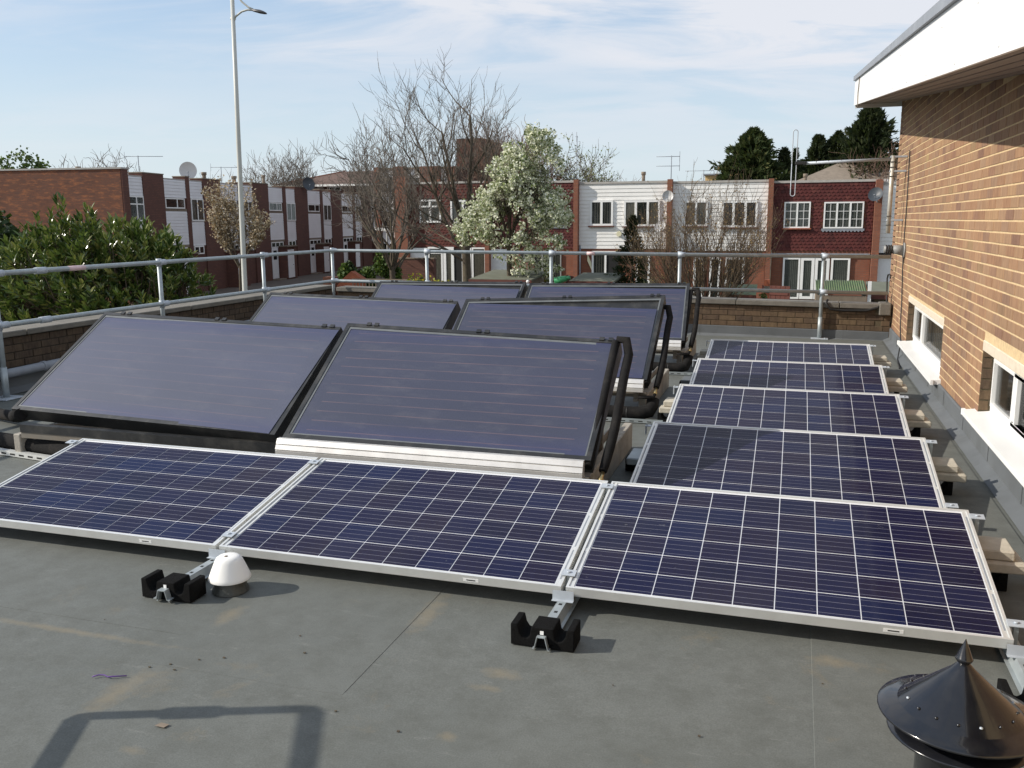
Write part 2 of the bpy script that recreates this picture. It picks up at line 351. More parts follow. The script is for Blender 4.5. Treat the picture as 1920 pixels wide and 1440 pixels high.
# roof felt
t = NT('roof_deck_felt'); v = t.coord(); n1 = t.noise(v, .9, 6, .6); n2 = t.noise(v, 7, 5, .65); n3 = t.noise(v, 180, 3, .6)
c = t.mix(t.rng(n1, .3, .7), (.126,.136,.124), (.166,.175,.160)); c = t.mix(t.rng(n2, .40, .70, 0, .75), c, (.105,.112,.100))
vb = t.noise(t.coord((1,1,1)), 2.7, 7, .72, .4); c = t.mix(t.rng(vb, .60, .74, 0, .55), c, (.22,.18,.115))
vs = t.noise(t.coord((5, 22, 1)), 1.2, 5, .7); c = t.mix(t.rng(vs, .60, .74, 0, .5), c, (.25,.255,.235))
c = t.mix(t.rng(n3, .30, .70, 0, .5), c, (.065,.065,.060))
for (px_, py_, rx_, ry_) in ((-.545,-.16,.045,.17),(-1.34,-1.05,.05,.16),(-.10,-.55,.07,.035),(-.12,-.66,.06,.02),(1.03,-.12,.07,.04),(-1.33,-.42,.04,.09),(-1.05,-1.33,.04,.018),(-.14,-.98,.03,.03),(-1.9,-.72,.5,.02)):
    g_ = t.n('ShaderNodeVectorMath', operation='SUBTRACT'); tc_ = t.n('ShaderNodeNewGeometry'); t.l(tc_.outputs['Position'], g_.inputs[0]); g_.inputs[1].default_value = (px_, py_, 0)
    g2 = t.n('ShaderNodeVectorMath', operation='MULTIPLY'); t.l(g_.outputs[0], g2.inputs[0]); g2.inputs[1].default_value = (1/rx_, 1/ry_, 0); g3 = t.n('ShaderNodeVectorMath', operation='LENGTH'); t.l(g2.outputs[0], g3.inputs[0])
    dd_ = t.math('ADD', g3.outputs['Value'], t.math('MULTIPLY', t.math('SUBTRACT', t.noise(v, 22, 5, .7), .5), 2.2))
    c = t.mix(t.rng(dd_, .2, 1.3, .36, 0), c, (.26,.21,.13))
t.bump(t.math('ADD', t.math('MULTIPLY', n2, .8), t.math('MULTIPLY', n3, .25)), .25, .006); M['deck'] = t.out(c, t.rng(n2, .3, .7, .62, .82), 0, .35)
M['deck_stain'] = plain('sandy_stain', (.25,.20,.12), .85, var=.2, scale=20)
# distant brick facade
def farbrick(name, a, b, mort, patch=None):
    t = NT(name); tcx = t.n('ShaderNodeTexCoord'); s = t.n('ShaderNodeSeparateXYZ'); t.l(tcx.outputs['Object'], s.inputs[0])
    cb_ = t.n('ShaderNodeCombineXYZ'); t.l(t.math('ADD', s.outputs[0], s.outputs[1]), cb_.inputs[0]); t.l(s.outputs[2], cb_.inputs[1])
    br = t.n('ShaderNodeTexBrick'); t.l(cb_.outputs[0], br.inputs['Vector']); br.inputs['Scale'].default_value = 1
    br.inputs['Brick Width'].default_value = .225; br.inputs['Row Height'].default_value = .075; br.inputs['Mortar Size'].default_value = .010
    br.inputs['Color1'].default_value = (*a, 1); br.inputs['Color2'].default_value = (*b, 1); br.inputs['Mortar'].default_value = (*mort, 1); br.inputs['Bias'].default_value = -.1
    c = br.outputs[0]; n = t.noise(cb_.outputs[0], 1.1, 5, .65)
    c = t.mix(t.rng(n, .35, .7, 0, .5), c, tuple(x*.55 for x in a))
    if patch:
        mp = t.n('ShaderNodeMapping'); t.l(cb_.outputs[0], mp.inputs[0]); mp.inputs['Scale'].default_value = (2.2, 7, 1)
        c = t.mix(t.rng(t.noise(mp.outputs[0], 1.0, 4, .7), .5, .66, 0, .8), c, patch)
    t.bump(br.outputs['Fac'], -.4, .01)
    return t.out(c, .9)
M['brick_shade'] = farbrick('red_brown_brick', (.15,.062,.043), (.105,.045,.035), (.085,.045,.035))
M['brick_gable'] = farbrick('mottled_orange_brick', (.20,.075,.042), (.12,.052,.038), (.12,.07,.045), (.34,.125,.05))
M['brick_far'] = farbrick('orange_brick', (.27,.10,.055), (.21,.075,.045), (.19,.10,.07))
M['brick_tower'] = farbrick('brown_tower_brick', (.12,.05,.032), (.09,.04,.028), (.08,.04,.03))
t = NT('red_wall_tile'); c = t.ramp(rnd(t), [(0,(.085,.020,.018)),(.5,(.105,.026,.022)),(.85,(.06,.016,.015)),(1,(.13,.038,.03))]); M['tile_red'] = t.out(c, .7, 0, .3)
t = NT('brown_wall_tile'); c = t.ramp(rnd(t), [(0,(.10,.030,.024)),(.5,(.125,.038,.028)),(.85,(.08,.026,.02)),(1,(.16,.052,.038))]); M['tile_brown'] = t.out(c, .8, 0, .3)
def leafmat(name, stops, rough=.5, spec=.4):
    t = NT(name); c = t.ramp(rnd(t), stops); t.out(c, rough, 0, spec)
    tr = t.n('ShaderNodeBsdfTranslucent'); t.l(t.mix(.4, c, (.1,.14,.02)), tr.inputs[0]); ms = t.n('ShaderNodeMixShader'); ms.inputs[0].default_value = .22
    t.l(t.b.outputs[0], ms.inputs[1]); t.l(tr.outputs[0], ms.inputs[2]); t.l(ms.outputs[0], t.t.nodes['Material Output'].inputs[0]); return t.m
M['laurel'] = leafmat('laurel_leaf', [(0,(.022,.052,.012)),(.25,(.06,.105,.022)),(.5,(.095,.145,.032)),(.75,(.165,.205,.048)),(1,(.26,.27,.085))], .28, .6)
M['laurel_flower'] = plain('laurel_flower_spike', (.34,.38,.14), .8, var=.2)
M['dark_hedge'] = leafmat('dark_leaf', [(0,(.012,.028,.009)),(.6,(.025,.05,.013)),(1,(.05,.085,.02))], .5)
M['bush_green'] = leafmat('bush_leaf', [(0,(.035,.075,.015)),(.6,(.075,.13,.02)),(1,(.15,.20,.035))], .6)
M['conifer'] = leafmat('conifer_spray', [(0,(.020,.034,.013)),(.5,(.038,.056,.020)),(.85,(.062,.075,.026)),(1,(.10,.095,.035))], .8, .2)
M['conifer_black'] = leafmat('dark_conifer_spray', [(0,(.014,.024,.012)),(.6,(.030,.042,.018)),(1,(.058,.066,.028))], .8, .2)
M['blossom'] = leafmat('pear_blossom', [(0,(.10,.14,.045)),(.16,(.20,.25,.09)),(.30,(.50,.54,.32)),(.6,(.74,.75,.56)),(1,(.84,.84,.72))], .8, .1)
M['cherry'] = leafmat('cherry_blossom', [(0,(.20,.12,.06)),(.4,(.42,.32,.20)),(.75,(.58,.50,.38)),(1,(.66,.60,.52))], .8, .1)
M['bud_green'] = leafmat('pale_bud', [(0,(.14,.17,.06)),(.6,(.26,.29,.13)),(1,(.34,.36,.20))], .8, .1)
M['bud_tan'] = leafmat('tan_bud', [(0,(.20,.13,.06)),(.6,(.28,.19,.09)),(1,(.36,.27,.13))], .8, .1)
M['yellow'] = leafmat('yellow_leaf', [(0,(.10,.16,.02)),(.5,(.25,.28,.03)),(1,(.55,.40,.03))], .6)
M['pampas'] = leafmat('pampas_blade', [(0,(.24,.26,.10)),(.6,(.42,.42,.24)),(1,(.60,.58,.40))], .8)
# ground
t = NT('grass_and_earth'); v = t.coord(); n = t.noise(v, .25, 6, .65); n2 = t.noise(v, 3, 5, .6)
c = t.mix(t.rng(n, .4, .6), (.055,.07,.025), (.10,.085,.055)); c = t.mix(t.rng(n2, .3, .7, 0, .5), c, (.04,.045,.02)); M['ground'] = t.out(c, .95)
M['asphalt'] = plain('brown_paving', (.10,.078,.06), .9, var=.2, scale=2, bump=.3, bscale=30)
M['building_render'] = plain('plain_building_wall', (.3,.2,.12), .9)

# ------------------------------------------------------------------ the setting
GZ = -1.8
tag(MB().box(-400, 400, -300, 500, GZ-.3, GZ).build('ground', M['ground']), kind='structure')
tag(MB().box(-29.5, -19.0, 15, 75, GZ, GZ+.03).build('pavement', M['asphalt']), kind='structure')
# the flat roof: base deck with felt sheets lapped over each other
deck = MB().box(-6.32, 2.11, -9, 9.5, -.25, 0).build('roof_deck', M['deck']); tag(deck, kind='structure')
sheets = [(-6.2,-3.18,-9,9.2,2.4),(-3.2,-1.37,-.62,9.2,4.0),(-3.2,-1.36,-9,-.60,3.0),(-1.40,-.575,-.85,9.2,5.0),(-1.40,-.18,-9,-.83,4.4),(-.59,.985,-.84,9.2,3.5),(-.20,.985,-9,-.825,5.6),(.965,2.0,-9,9.2,6.4)]
for i, (a, b, c, d, h) in enumerate(sheets):
    m = MB(); n = 14; hh = h/1000
    # slightly wavering lap edges
    rr = random.Random(i); xa = [(a+rr.uniform(-.004,.004)) for _ in range(n+1)]; xb = [(b+rr.uniform(-.004,.004)) for _ in range(n+1)]
    for k in range(n):
        y0 = c+(d-c)*k/n; y1 = c+(d-c)*(k+1)/n
        m.hexa([(xa[k],y0,.0005),(xb[k],y0,.0005),(xb[k+1],y1,.0005),(xa[k+1],y1,.0005)], [(xa[k]+.003,y0,hh),(xb[k]-.003,y0,hh),(xb[k+1]-.003,y1,hh),(xa[k+1]+.003,y1,hh)])
    o = m.build('felt_sheet', M['deck'], deck)
# rest of the building below the deck
tag(MB().box(-6.5, 2.1, -9, 9.7, GZ, -.26).build('lower_building_wall', M['building_render']), 'plain brick base of the flat-roofed block under the deck', 'wall')

BRICK = {}
def brick_mesh(L, mat, depth=.06, h=.0645):
    k = (L, mat, depth)
    if k not in BRICK:
        me = MB().box(0, L, 0, depth, 0, h, c=.0025).mesh('brick'); me.materials.append(M[mat]); BRICK[k] = me
    return BRICK[k]
# ---- parapets
def parapet(name, label, p0, p1, brick, mortar, cop_lens, rows=5, th=.055):
    # p0->p1 runs along the roof-side face; local x along, local y outward (away from roof)
    L = (Vector(p1)-Vector(p0)).length; ang = atan2(p1[1]-p0[1], p1[0]-p0[0])
    r = empty(name, label, 'parapet wall', (p0[0], p0[1], 0), ang)
    zc_ = .175+rows*.0735+.003
    MB().box(0, L, .008, .22, -.3, zc_-.003).build('mortar_core', M[mortar], r)
    full = brick_mesh(.215, brick); half = brick_mesh(.1025, brick)
    for row in range(rows):
        z = .175+row*.0735; x = -.1125 if row % 2 else 0
        while x < L-.02:
            if x < 0: inst('brick', half, r, (0, R.uniform(-.001,.0015), z))
            elif x+.215 <= L: inst('brick', full, r, (x, R.uniform(-.001,.0015), z))
            else: inst('brick', half, r, (L-.103 if L-.103 > x else x, 0, z))
            x += .225
    x = 0; i = 0
    while x < L-.01:
        l = min(cop_lens[i % len(cop_lens)], L-x); MB().box(x+.004, x+l-.004, -.045, .29, zc_, zc_+th, c=.008).build('coping_stone', M['coping'], r, rot=(0, 0, R.uniform(-.002,.002))); x += l; i += 1
    x = 0
    while x < L-.01:
        l = min(1.9, L-x); f = MB().prism([(-.006,0),(-.006,.165),(-.001,.172),(.004,.172),(.004,0)], 0, x+.001, x+l-.001)
        f.hexa([(x+.001,-.07,.0062),(x+l-.001,-.07,.0062),(x+l-.001,-.006,.0062),(x+.001,-.006,.0062)],[(x+.001,-.07,.011),(x+l-.001,-.07,.011),(x+l-.001,-.006,.06),(x+.001,-.006,.06)])
        f.build('flashing', M['flashing'], r); x += l
    return r
# far parapet: runs along x at y = 9.35 (roof side faces the camera)
fpar = parapet('far_parapet', 'low brown brick parapet with concrete coping across the far end of the flat roof', (-6.08, 9.35), (2.09, 9.35), 'dark_brick', 'parapet_mortar', [1.35, 1.1, 1.3, 1.15, 1.28], 4, .068)
fpar.location.z = .05; fpar.rotation_euler = (0, .013, 0)
# left parapet: face at x = -6.3, roof on its +x side; run from far to near so local y points to -x
lpar = parapet('left_parapet', 'low dark brick parapet with concrete coping along the left edge of the flat roof', (-6.30, 9.60), (-6.30, 1.9), 'shaded_brick', 'shaded_mortar', [1.2, 1.3, 1.15])
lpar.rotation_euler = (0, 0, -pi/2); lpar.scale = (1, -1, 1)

# ------------------------------------------------------------------ east building
ZS = lambda y: 2.46+(y-2.98)*.096           # underside of the sloping eaves
eb = empty('brick_building', 'taller buff brick building with white eaves rising along the right side of the roof', 'building', (2.12, 10.0, 0))
FX = 2.12
OPEN = [(5.20, 7.75, .19, .735), (.9, 3.45, .25, .775)]       # y0,y1,z0,z1 of the window openings
def open_hit(y0, y1, z0, z1):
    for a, b, c, d in OPEN:
        if y1 > a+.005 and y0 < b-.005 and z1 > c and z0 < d: return (a, b, c, d)
    return None
core = MB()
ys = [-4.0, .9, 3.45, 5.20, 7.75, 10.0]
for i in range(5):
    y0, y1 = ys[i], ys[i+1]
    op = [o for o in OPEN if abs(o[0]-y0) < 1e-6]
    def slab(za0, zb0, za1, zb1, x0=.0035, x1=.32):   # wall piece between heights (z at y0, z at y1)
        core.hexa([(x0,y0-10,za0),(x1,y0-10,za0),(x1,y1-10,za1),(x0,y1-10,za1)], [(x0,y0-10,zb0),(x1,y0-10,zb0),(x1,y1-10,zb1),(x0,y1-10,zb1)])
    if op:
        _, _, c, d = op[0]; slab(-1.8, c, -1.8, c); slab(d, ZS(y0)+.1, d, ZS(y1)+.1)
    else: slab(-1.8, ZS(y0)+.1, -1.8, ZS(y1)+.1)
core.build('mortar_core', M['east_mortar'], eb)
cand = []
row = 0; z = .015
while z < 3.3:
    y = 10.0 - (.1125 if row % 2 else 0); 
    if row % 2: cand.append((9.8975, .1025, z))
    while y > -1.0:
        y0 = y-.215
        hit = open_hit(y0, y, z, z+.066)
        if z+.06 < ZS(y0)+.05:
            if hit is None: cand.append((y0, .215, z))
            else:
                a, b, c, d = hit
                if y > b+.02 and y0 < b: cand.append((b+.0005, y-b-.0005, z))
                if y0 < a-.02 and y > a: cand.append((y0, a-.001-y0, z))
        y -= .225
    z += .075; row += 1
# near, large-looking bricks become parts of their own, the rest one part
camp = Vector((.831, -3.36, 1.6))
def visible_size(y, z):
    px = (Vector((FX, y, z))-camp); dep = px.dot(fw); u_ = px.dot(r2)/dep; w_ = px.dot(u2)/dep
    inside = abs(u_) < .585 and abs(w_) < .44
    return (1 if inside else 0)*10000/(dep*dep)
cand.sort(key=lambda c: -visible_size(c[0]+.1, c[2]))
far = MB()
for i, (y, L, z) in enumerate(cand):
    j = R.uniform(-.0012, .0012)
    if i < 296:
        if abs(L-.215) < 1e-3: me = brick_mesh(.215, 'east_brick')
        elif abs(L-.1025) < 1e-3: me = brick_mesh(.1025, 'east_brick')
        else: me = brick_mesh(round(L, 3), 'east_brick')
        inst('brick', me, eb, (j, y-10+L, z), (0, 0, -pi/2))
    else: far.box(j, .055, y-10, y-10+L, z+R.uniform(-.001,.001), z+.0645, c=.002)
tag(far.build('brickwork', M['east_brick'], eb), kind='stuff')
# flashing upstand
y = 9.35
while y > -3:
    l = .92
    MB().prism([(-.022,.006),(-.022,.165),(-.012,.172),(-.003,.172),(-.003,.006)], 1, y-l+.003-10, y-10).add([(-.10,y-l-10,.0065),(-.10,y-10,.0065),(-.0222,y-10,.045),(-.0222,y-l-10,.045)], [(0,3,2,1)]).build('flashing', M['flashing'], eb)
    MB().box(-.0265,-.0222,y-l-.02-10,y-l+.05-10,.05,.168).build('flashing_lap', M['flashing'], eb)
    y -= l
# windows of the east wall
def east_window(y0, y1, z0, z1, lintel_h, splits, label=None, sill_y=None):
    t_ = MB(); X0, X1 = .075, .125; fz0, fz1 = z0+.02, z1-lintel_h
    F = .045
    t_.box(X0, X1, y0-10, y1-10, fz1-F, fz1, c=.004).box(X0, X1, y0-10, y1-10, fz0, fz0+F, c=.004)
    ed = [y0]+splits+[y1]
    for k, yy in enumerate(ed):
        w = F if k in (0, len(ed)-1) else .06
        a = yy if k == 0 else (yy-w if k == len(ed)-1 else yy-w/2)
        t_.box(X0-.0005, X1, a-10, a+w-10, fz0+F, fz1-F, c=.004)
    w_ = t_.build('window', M['white_pvc'], eb)
    if label: w_['label'] = label
    for k in range(len(ed)-1):
        a = ed[k]+(.045 if k == 0 else .03); b = ed[k+1]-(.045 if k == len(ed)-2 else .03)
        # opening sash frame and dark gasket
        s_ = MB(); s_.box(X0-.012, X0+.03, a-10, b-10, fz1-F-.028, fz1-F-.001, c=.003).box(X0-.012, X0+.03, a-10, b-10, fz0+F+.001, fz0+F+.028, c=.003)
        s_.box(X0-.0115, X0+.03, a-10, a+.028-10, fz0+F+.028, fz1-F-.028).box(X0-.0115, X0+.03, b-.028-10, b-10, fz0+F+.028, fz1-F-.028)
        s_.build('sash', M['white_pvc'], w_)
        MB().box(X0+.012, X0+.018, a+.02-10, b-.02-10, fz0+F+.02, fz1-F-.02).build('pane', M['glass'], w_)
    MB().box(X1+.25, X1+.26, y0-10, y1-10, z0, z1).box(X1, X1+.255, y0-.01-10, y0-10, z0, z1).build('room_back', M['interior'], w_)
    bl = MB(); yy = y0+.08
    while yy < y1-.1: bl.box(X1+.05, X1+.055, yy-10, yy+.055-10, z0+.05, z1-.1); yy += .12
    bl.build('blind', M['blind'], w_)
    MB().box(-.004, .30, y0-.02-10, y1-.001-10, z1-lintel_h, z1-.001, c=.005).build('lintel', M['lintel'], w_)
    sy0, sy1 = sill_y or (y0-.06, y1+.06)
    MB().prism([(-.085,z0-.028),(-.085,z0+.006),(.076,z0+.024),(.076,z0-.028)], 1, sy0-10, sy1-10).box(-.0865, -.06, sy1-10, sy1+.012-10, z0-.033, z0+.014, c=.002).box(-.0865, -.06, sy0-.012-10, sy0-10, z0-.033, z0+.014, c=.002).build('sill', M['white_pvc'], w_)
    MB().prism([(.001,z0-.01),(.001,z1-lintel_h),(.075,z1-lintel_h),(.075,z0-.01)], 1, y1-.001-10, y1+.0005-10).build('reveal', M['parapet_mortar'], w_)
    for zz in range(6):
        z_ = z0+.03+zz*.075
        if z_+.06 < z1-.01: MB().box(.002+(.0 if zz%2 else .0), .073 if zz%2 else .06, y1-.006-10, y1-.0012-10, z_, z_+.063, c=.001).build('reveal_brick', M['dark_brick'], w_)
east_window(5.20, 7.75, .19, .735, .07, [7.02], 'far small white window low in the brick wall', (5.10, 7.78))
east_window(.9, 3.45, .25, .775, .075, [2.75, 1.8], 'near small white window low in the brick wall', (.8, 3.55))
# eaves: fascia, metal trim, soffit boards
YE = 10.45; xf = 1.56
def eave_piece(x0, x1, za, zb, y0=-4.0, y1=YE): # heights are offsets from the soffit line
    m = MB(); a, b = ZS(y0), ZS(y1)
    return m.hexa([(x0-FX,y0-10,a+za),(x1-FX,y0-10,a+za),(x1-FX,y1-10,b+za),(x0-FX,y1-10,b+za)], [(x0-FX,y0-10,a+zb),(x1-FX,y0-10,a+zb),(x1-FX,y1-10,b+zb),(x0-FX,y1-10,b+zb)])
eave_piece(xf-.02, xf, -.015, .315).build('fascia', M['fascia'], eb)
eave_piece(xf-.045, xf+.05, .3155, .375).build('roof_trim', M['lead'], eb)
for k in range(5):
    a = xf+.002+k*.108; eave_piece(a, a+.092, .0, .012).build('soffit_board', M['soffit'], eb)
eave_piece(xf+.001, 6.0, .014, .315).build('roof_slab', M['lead'], eb)
MB().box(xf-FX, 6-FX, YE-10.02+.02, YE-10+.02, ZS(YE)-.05, ZS(YE)+.31).build('end_fascia', M['fascia'], eb)
for k in range(22):
    yy = -1+k*.53; zz = ZS(yy)+(.02 if k % 2 else .24)
    MB().tube([(xf-.0195-FX, yy-10, zz), (xf-.024-FX, yy-10, zz)], .007, 8).build('nail_cap', M['white_pvc'], eb)
MB().tube([(xf-.026-FX, 9.35-10, ZS(9.35)+.37), (xf-.028-FX, 9.36-10, ZS(9.35)+.25), (xf-.026-FX, 9.52-10, ZS(9.4)+.14), (xf-.026-FX, 9.5-10, ZS(9.4)+.05), (xf-.024-FX, 9.42-10, ZS(9.4)-.05)], .006, 6).build('cable', M['timber_grey'], eb)
MB().box(.33, 6, -14, -.0, -1.8, 2.3).build('inner_wall', M['building_render'], eb)
MB().box(.0035, 3.5, -.3, 0, -1.8, 3.1).build('end_wall', M['east_mortar'], eb)

# ---- antenna mast on the wall
mast = empty('antenna_mast', 'rusty wall-mounted pole carrying an arm with a long folded dipole loop beside the brick wall', 'antenna', (1.955, 8.9, 1.2))
MB().tube([(0,0,.22),(.0,0,1.17)], .026, 14).build('pole', plain('weathered_pole', (.55,.53,.47), .5, .3, var=.15, scale=8, dirt=(.30,.15,.04), dscale=5, damt=.8), mast)
arm = MB().tube([(.01,0,1.13),(-1.06,-.02,1.10)], .019, 10).build('arm', M['galv_pale'], mast)
for k in range(6): MB().tube([(-.15-.15*k,-.003*k,1.128-.004*k-.0015),(-.158-.15*k,-.003*k,1.128-.004*k-.0015)], .0205, 10).build('cable_tie', M['cable'], arm)
lx = -1.17; a, b = lx-.028, lx+.028
pts = [(a,-.03,1.10)]+[(a,-.03,1.10+.02*k) for k in range(1,20)]+[(lx-.028*cos(t_*pi/8),-.03,1.49+.028*sin(t_*pi/8)) for t_ in range(9)]+[(b,-.03,1.46-.045*k) for k in range(8)]+[(b,-.03,.76)]+[(lx+.028*cos(t_*pi/8),-.03,.72-.028*sin(t_*pi/8)) for t_ in range(9)]+[(a,-.03,.76),(a,-.03,1.10)]
MB().tube(pts, .006, 7).build('dipole_loop', M['galv_pale'], mast)
MB().box(-1.16,-1.02,-.055,-.005,1.085,1.125, c=.006).build('junction_block', M['cable'], mast)
for zz in (.38, .98, 1.155):
    MB().box(-.03,.165,-.02,.02,zz-.012,zz+.012, c=.003).build('wall_bracket', M['galv_pale'], mast)
    for q in (-.06, .05): MB().box(-.032,.03,-.031,.031,zz+q-.003,zz+q+.003).build('clamp', M['cable'], mast)
fl = empty('cable_entry_flange', 'grey round flanged pipe fitting bolted to the brick wall below the antenna pole', 'pipe fitting', (2.12, 8.45, 1.22))
MB().tube([(-.002,0,0),(-.022,0,0)], [.095,.095], 22).tube([(-.02,0,0),(-.14,0,.012)], [.062,.05], 18).build('flange', M['grey_plastic'], fl)
for k in range(3): MB().tube([(-.15-.028*k,0,.012),(-.165-.028*k,0,.012)], .056, 16).build('collar', M['cable'], fl)
MB().tube([(-.14,0,.012),(-.24,0,.014)], .043, 14).build('spout', M['grey_plastic'], fl)
tag(MB().tube([(2.105,8.55,2.4),(2.108,8.5,1.7),(2.10,8.45,1.3),(2.10,8.38,1.0),(2.108,8.3,.6),(2.100,8.2,.35),(2.085,7.9,.16),(2.03,7.6,.012),(1.98,6.9,.012)], .0075, 6).build('black_cable', M['cable']), 'long thin black cable hanging down the brick wall from the antenna', 'cable')
tag(MB().tube([(2.075,9.45,.82),(2.07,9.5,.87),(2.06,9.62,.86),(2.055,9.66,.8),(2.05,9.5,.55),(2.05,9.36,.42),(2.03,9.30,.36),(1.96,9.30,.40)], .010, 6).build('looped_cable', M['cable']), 'short black hooked cable bending over the wall corner behind the far parapet', 'cable')
tag(MB().tube([(1.30,9.33,.53),(1.28,9.285,.49),(1.34,9.30,.41),(1.5,9.31,.395),(1.8,9.31,.40),(1.93,9.31,.44),(1.97,9.33,.47)], .016, 7).build('drooping_cable', M['cable']), 'thick black cable drooping across the far parapet under its coping', 'cable')
tag(MB().box(1.95,2.095,9.28,9.6,.34,.50,c=.012).build('stone_block', M['coping']), 'pale weathered stone end block where far parapet meets the brick wall', 'stone block')

# ------------------------------------------------------------------ guard rails
PR = .0242
gr = empty('guardrail', 'galvanised two-bar tubular guardrail running along the left and far edges of the roof', 'guardrail', (-6.1, 9.27, 0))
def rail_line(z, nm, ends):
    pts = [(0,-12.0,z),(0,-.16,z)]+[(.16-.16*cos(t_*pi/12), -.16+.16*sin(t_*pi/12), z) for t_ in range(1,7)]+[(8.14,0,z)]
    pts = [(p_[0], p_[1], p_[2]-(.055*(p_[0]/8.1) if p_[0] > .2 else 0)) for p_ in pts]
    MB().tube(pts, PR, 12).build(nm, M['galv'], gr)
rail_line(1.165, 'top_rail', 0); rail_line(.69, 'mid_rail', 0)
def fit_box(p, d, parent, l=.10):
    d = Vector(d).normalized(); p = Vector(p); MB().tube([p-d*l/2, p+d*l/2], PR+.008, 12).build('collar', M['galv_pale'], parent)
posts = [(-.02,-12.0),( -.02,-8.45),(-.02,-6.27),(-.02,-4.02),(-.02,-1.90),(-.02,.05)]
posts_far = [1.60, 3.56, 5.42, 7.32]
def post(x, y, side, ztop):
    p_ = MB().tube([(x,y,.02),(x,y,ztop+.02)], PR, 12).build('post', M['galv'], gr)
    MB().tube([(x,y,.012),(x,y,.30)], PR+.006, 12).build('sleeve', M['galv'], p_)
    MB().box(x-.11,x+.11,y-.11,y+.11,.0065,.016,c=.002).tube([(x+.07,y-.07,.016),(x+.07,y-.07,.028)],.01,6).build('base_plate', M['galv_pale'], p_)
    for zz in (ztop, ztop-.475):
        if side == 'y': MB().tube([(0,y-.02,zz),(0,y+.085,zz)], PR+.008, 12).build('collar', M['galv_pale'], p_)
        else: MB().tube([(x-.02,0,zz),(x+.075,0,zz)], PR+.008, 12).build('collar', M['galv_pale'], p_)
        MB().tube([(x,y,zz-.045),(x,y,zz+.04)], PR+.008, 12).build('collar', M['galv_pale'], p_)
for x, y in posts: post(x, y, 'y', 1.165)
for x in posts_far: post(x, .03, 'x', 1.165-.055*x/8.1)
for zz in (1.165, .69): fit_box((0, -5.75, zz), (0,1,0), gr, .13)
for (x_, y_) in ((0, -5.30),):
    MB().tube([(x_,y_-.10,1.165),(x_,y_+.12,1.165)], PR+.001, 12).build('sticker', M['red_print'], gr)
MB().tube([(4.1,0,1.137),(4.22,0,1.136)], PR+.001, 12).build('sticker', M['red_print'], gr)
# closed rail end whose shadow falls on the deck in the foreground
er = empty('rail_end_frame', 'galvanised guardrail end frame left of the photographer casting a shadow on the deck', 'guardrail', (-2.27, -1.56, 0), radians(25))
MB().tube([(0,-3,1.1),(0,-.02,1.1),(0,-.003,1.09),(0,0,1.075),(0,0,.645),(0,-.003,.63),(0,-.02,.62),(0,-3,.62)], PR, 12).build('rail', M['galv'], er)
MB().tube([(0,0,.80),(0,0,.90)], PR+.014, 12).build('collar', M['galv_pale'], er)
MB().tube([(0,-1.6,.01),(0,-1.6,1.1)], PR, 12).build('post', M['galv'], er)
MB().box(-.11,.11,-1.71,-1.49,.0065,.016).build('base_plate', M['galv_pale'], er)
tag(MB().tube([(-6.2,1.0,.19),(-6.2,4.4,.235),(-6.2,9.0,.28)], .043, 14).tube([(-6.2,3.52,.224),(-6.2,3.56,.224)], .05, 14).build('drain_pipe', M['lead']), 'grey pipe fixed low along the inside of the left parapet', 'pipe')

# ------------------------------------------------------------------ photovoltaic panels
PW, PL, TILT = 1.65, .992, radians(10.03)
H0 = .12
cellme = MB().box(-.0769,.0769,-.0756,.0756,0,.0012).mesh('cell'); cellme.materials.append(M['cell'])
def pv_panel():
    r = empty('photovoltaic_panel', 'x', 'solar panel')
    f = MB(); d = .040
    f.box(0, PW, 0, .011, -d, 0).box(0, PW, PL-.011, PL, -d, 0)                       # long sides
    f.box(0, .011, .0111, PL-.0111, -d, 0).box(PW-.011, PW, .0111, PL-.0111, -d, 0)
    f.box(.0112, .030, .0112, PL-.0112, -.0065, -.0045).box(PW-.030, PW-.0112, .0112, PL-.0112, -.0065, -.0045)
    fr = f.build('frame', M['alu'], r)
    for x0 in (.013, PW-.021):
        for y0, y1 in ((.06,.30),(.33,.62),(.65,.93)): MB().box(x0, x0+.006, y0, y1, -.0045, -.0036).build('frame_groove', M['lead'], fr)
    MB().box(.0113, PW-.0113, .0113, PL-.0113, -.012, -.008).build('backsheet', M['backsheet'], r)
    for i in range(10):
        for j in range(6): inst('cell', cellme, r, (PW/2+(i-4.5)*.1585, PL/2+(j-2.5)*.1575, -.0078))
    st = MB().box(.75*PW-.02, .75*PW+.05, -.0008, -.0002, -.030, -.014).build('sticker', M['sticker'], r)
    MB().box(.75*PW-.005, .75*PW+.035, -.0013, -.0009, -.0245, -.0195).build('print', M['print_black'], st)
    return r
pv0 = pv_panel(); PITCHY = 1.4297
spots = [(0, 0, 'photovoltaic panel in the front row, rightmost of three, nearest the brick wall'),
 (-PW-.02, 0, 'photovoltaic panel in the middle of the front row of three'),
 (-2*PW-.04, 0, 'photovoltaic panel in the front row, leftmost of three, below the pale collector'),
 (0, 1, 'second photovoltaic panel from the front in the column beside the brick wall'),
 (0, 2, 'third photovoltaic panel from the front in the column beside the brick wall'),
 (0, 3, 'fourth photovoltaic panel from the front in the column beside the brick wall'),
 (0, 4, 'farthest photovoltaic panel in the column beside the brick wall')]
for i, (x, rw, lb) in enumerate(spots):
    o = pv0 if i == 0 else copy_tree(pv0)
    o.location = (x, rw*PITCHY, H0); o.rotation_euler = (TILT, 0, 0); o['label'] = lb; o['group'] = 'blue photovoltaic panels on the flat roof'
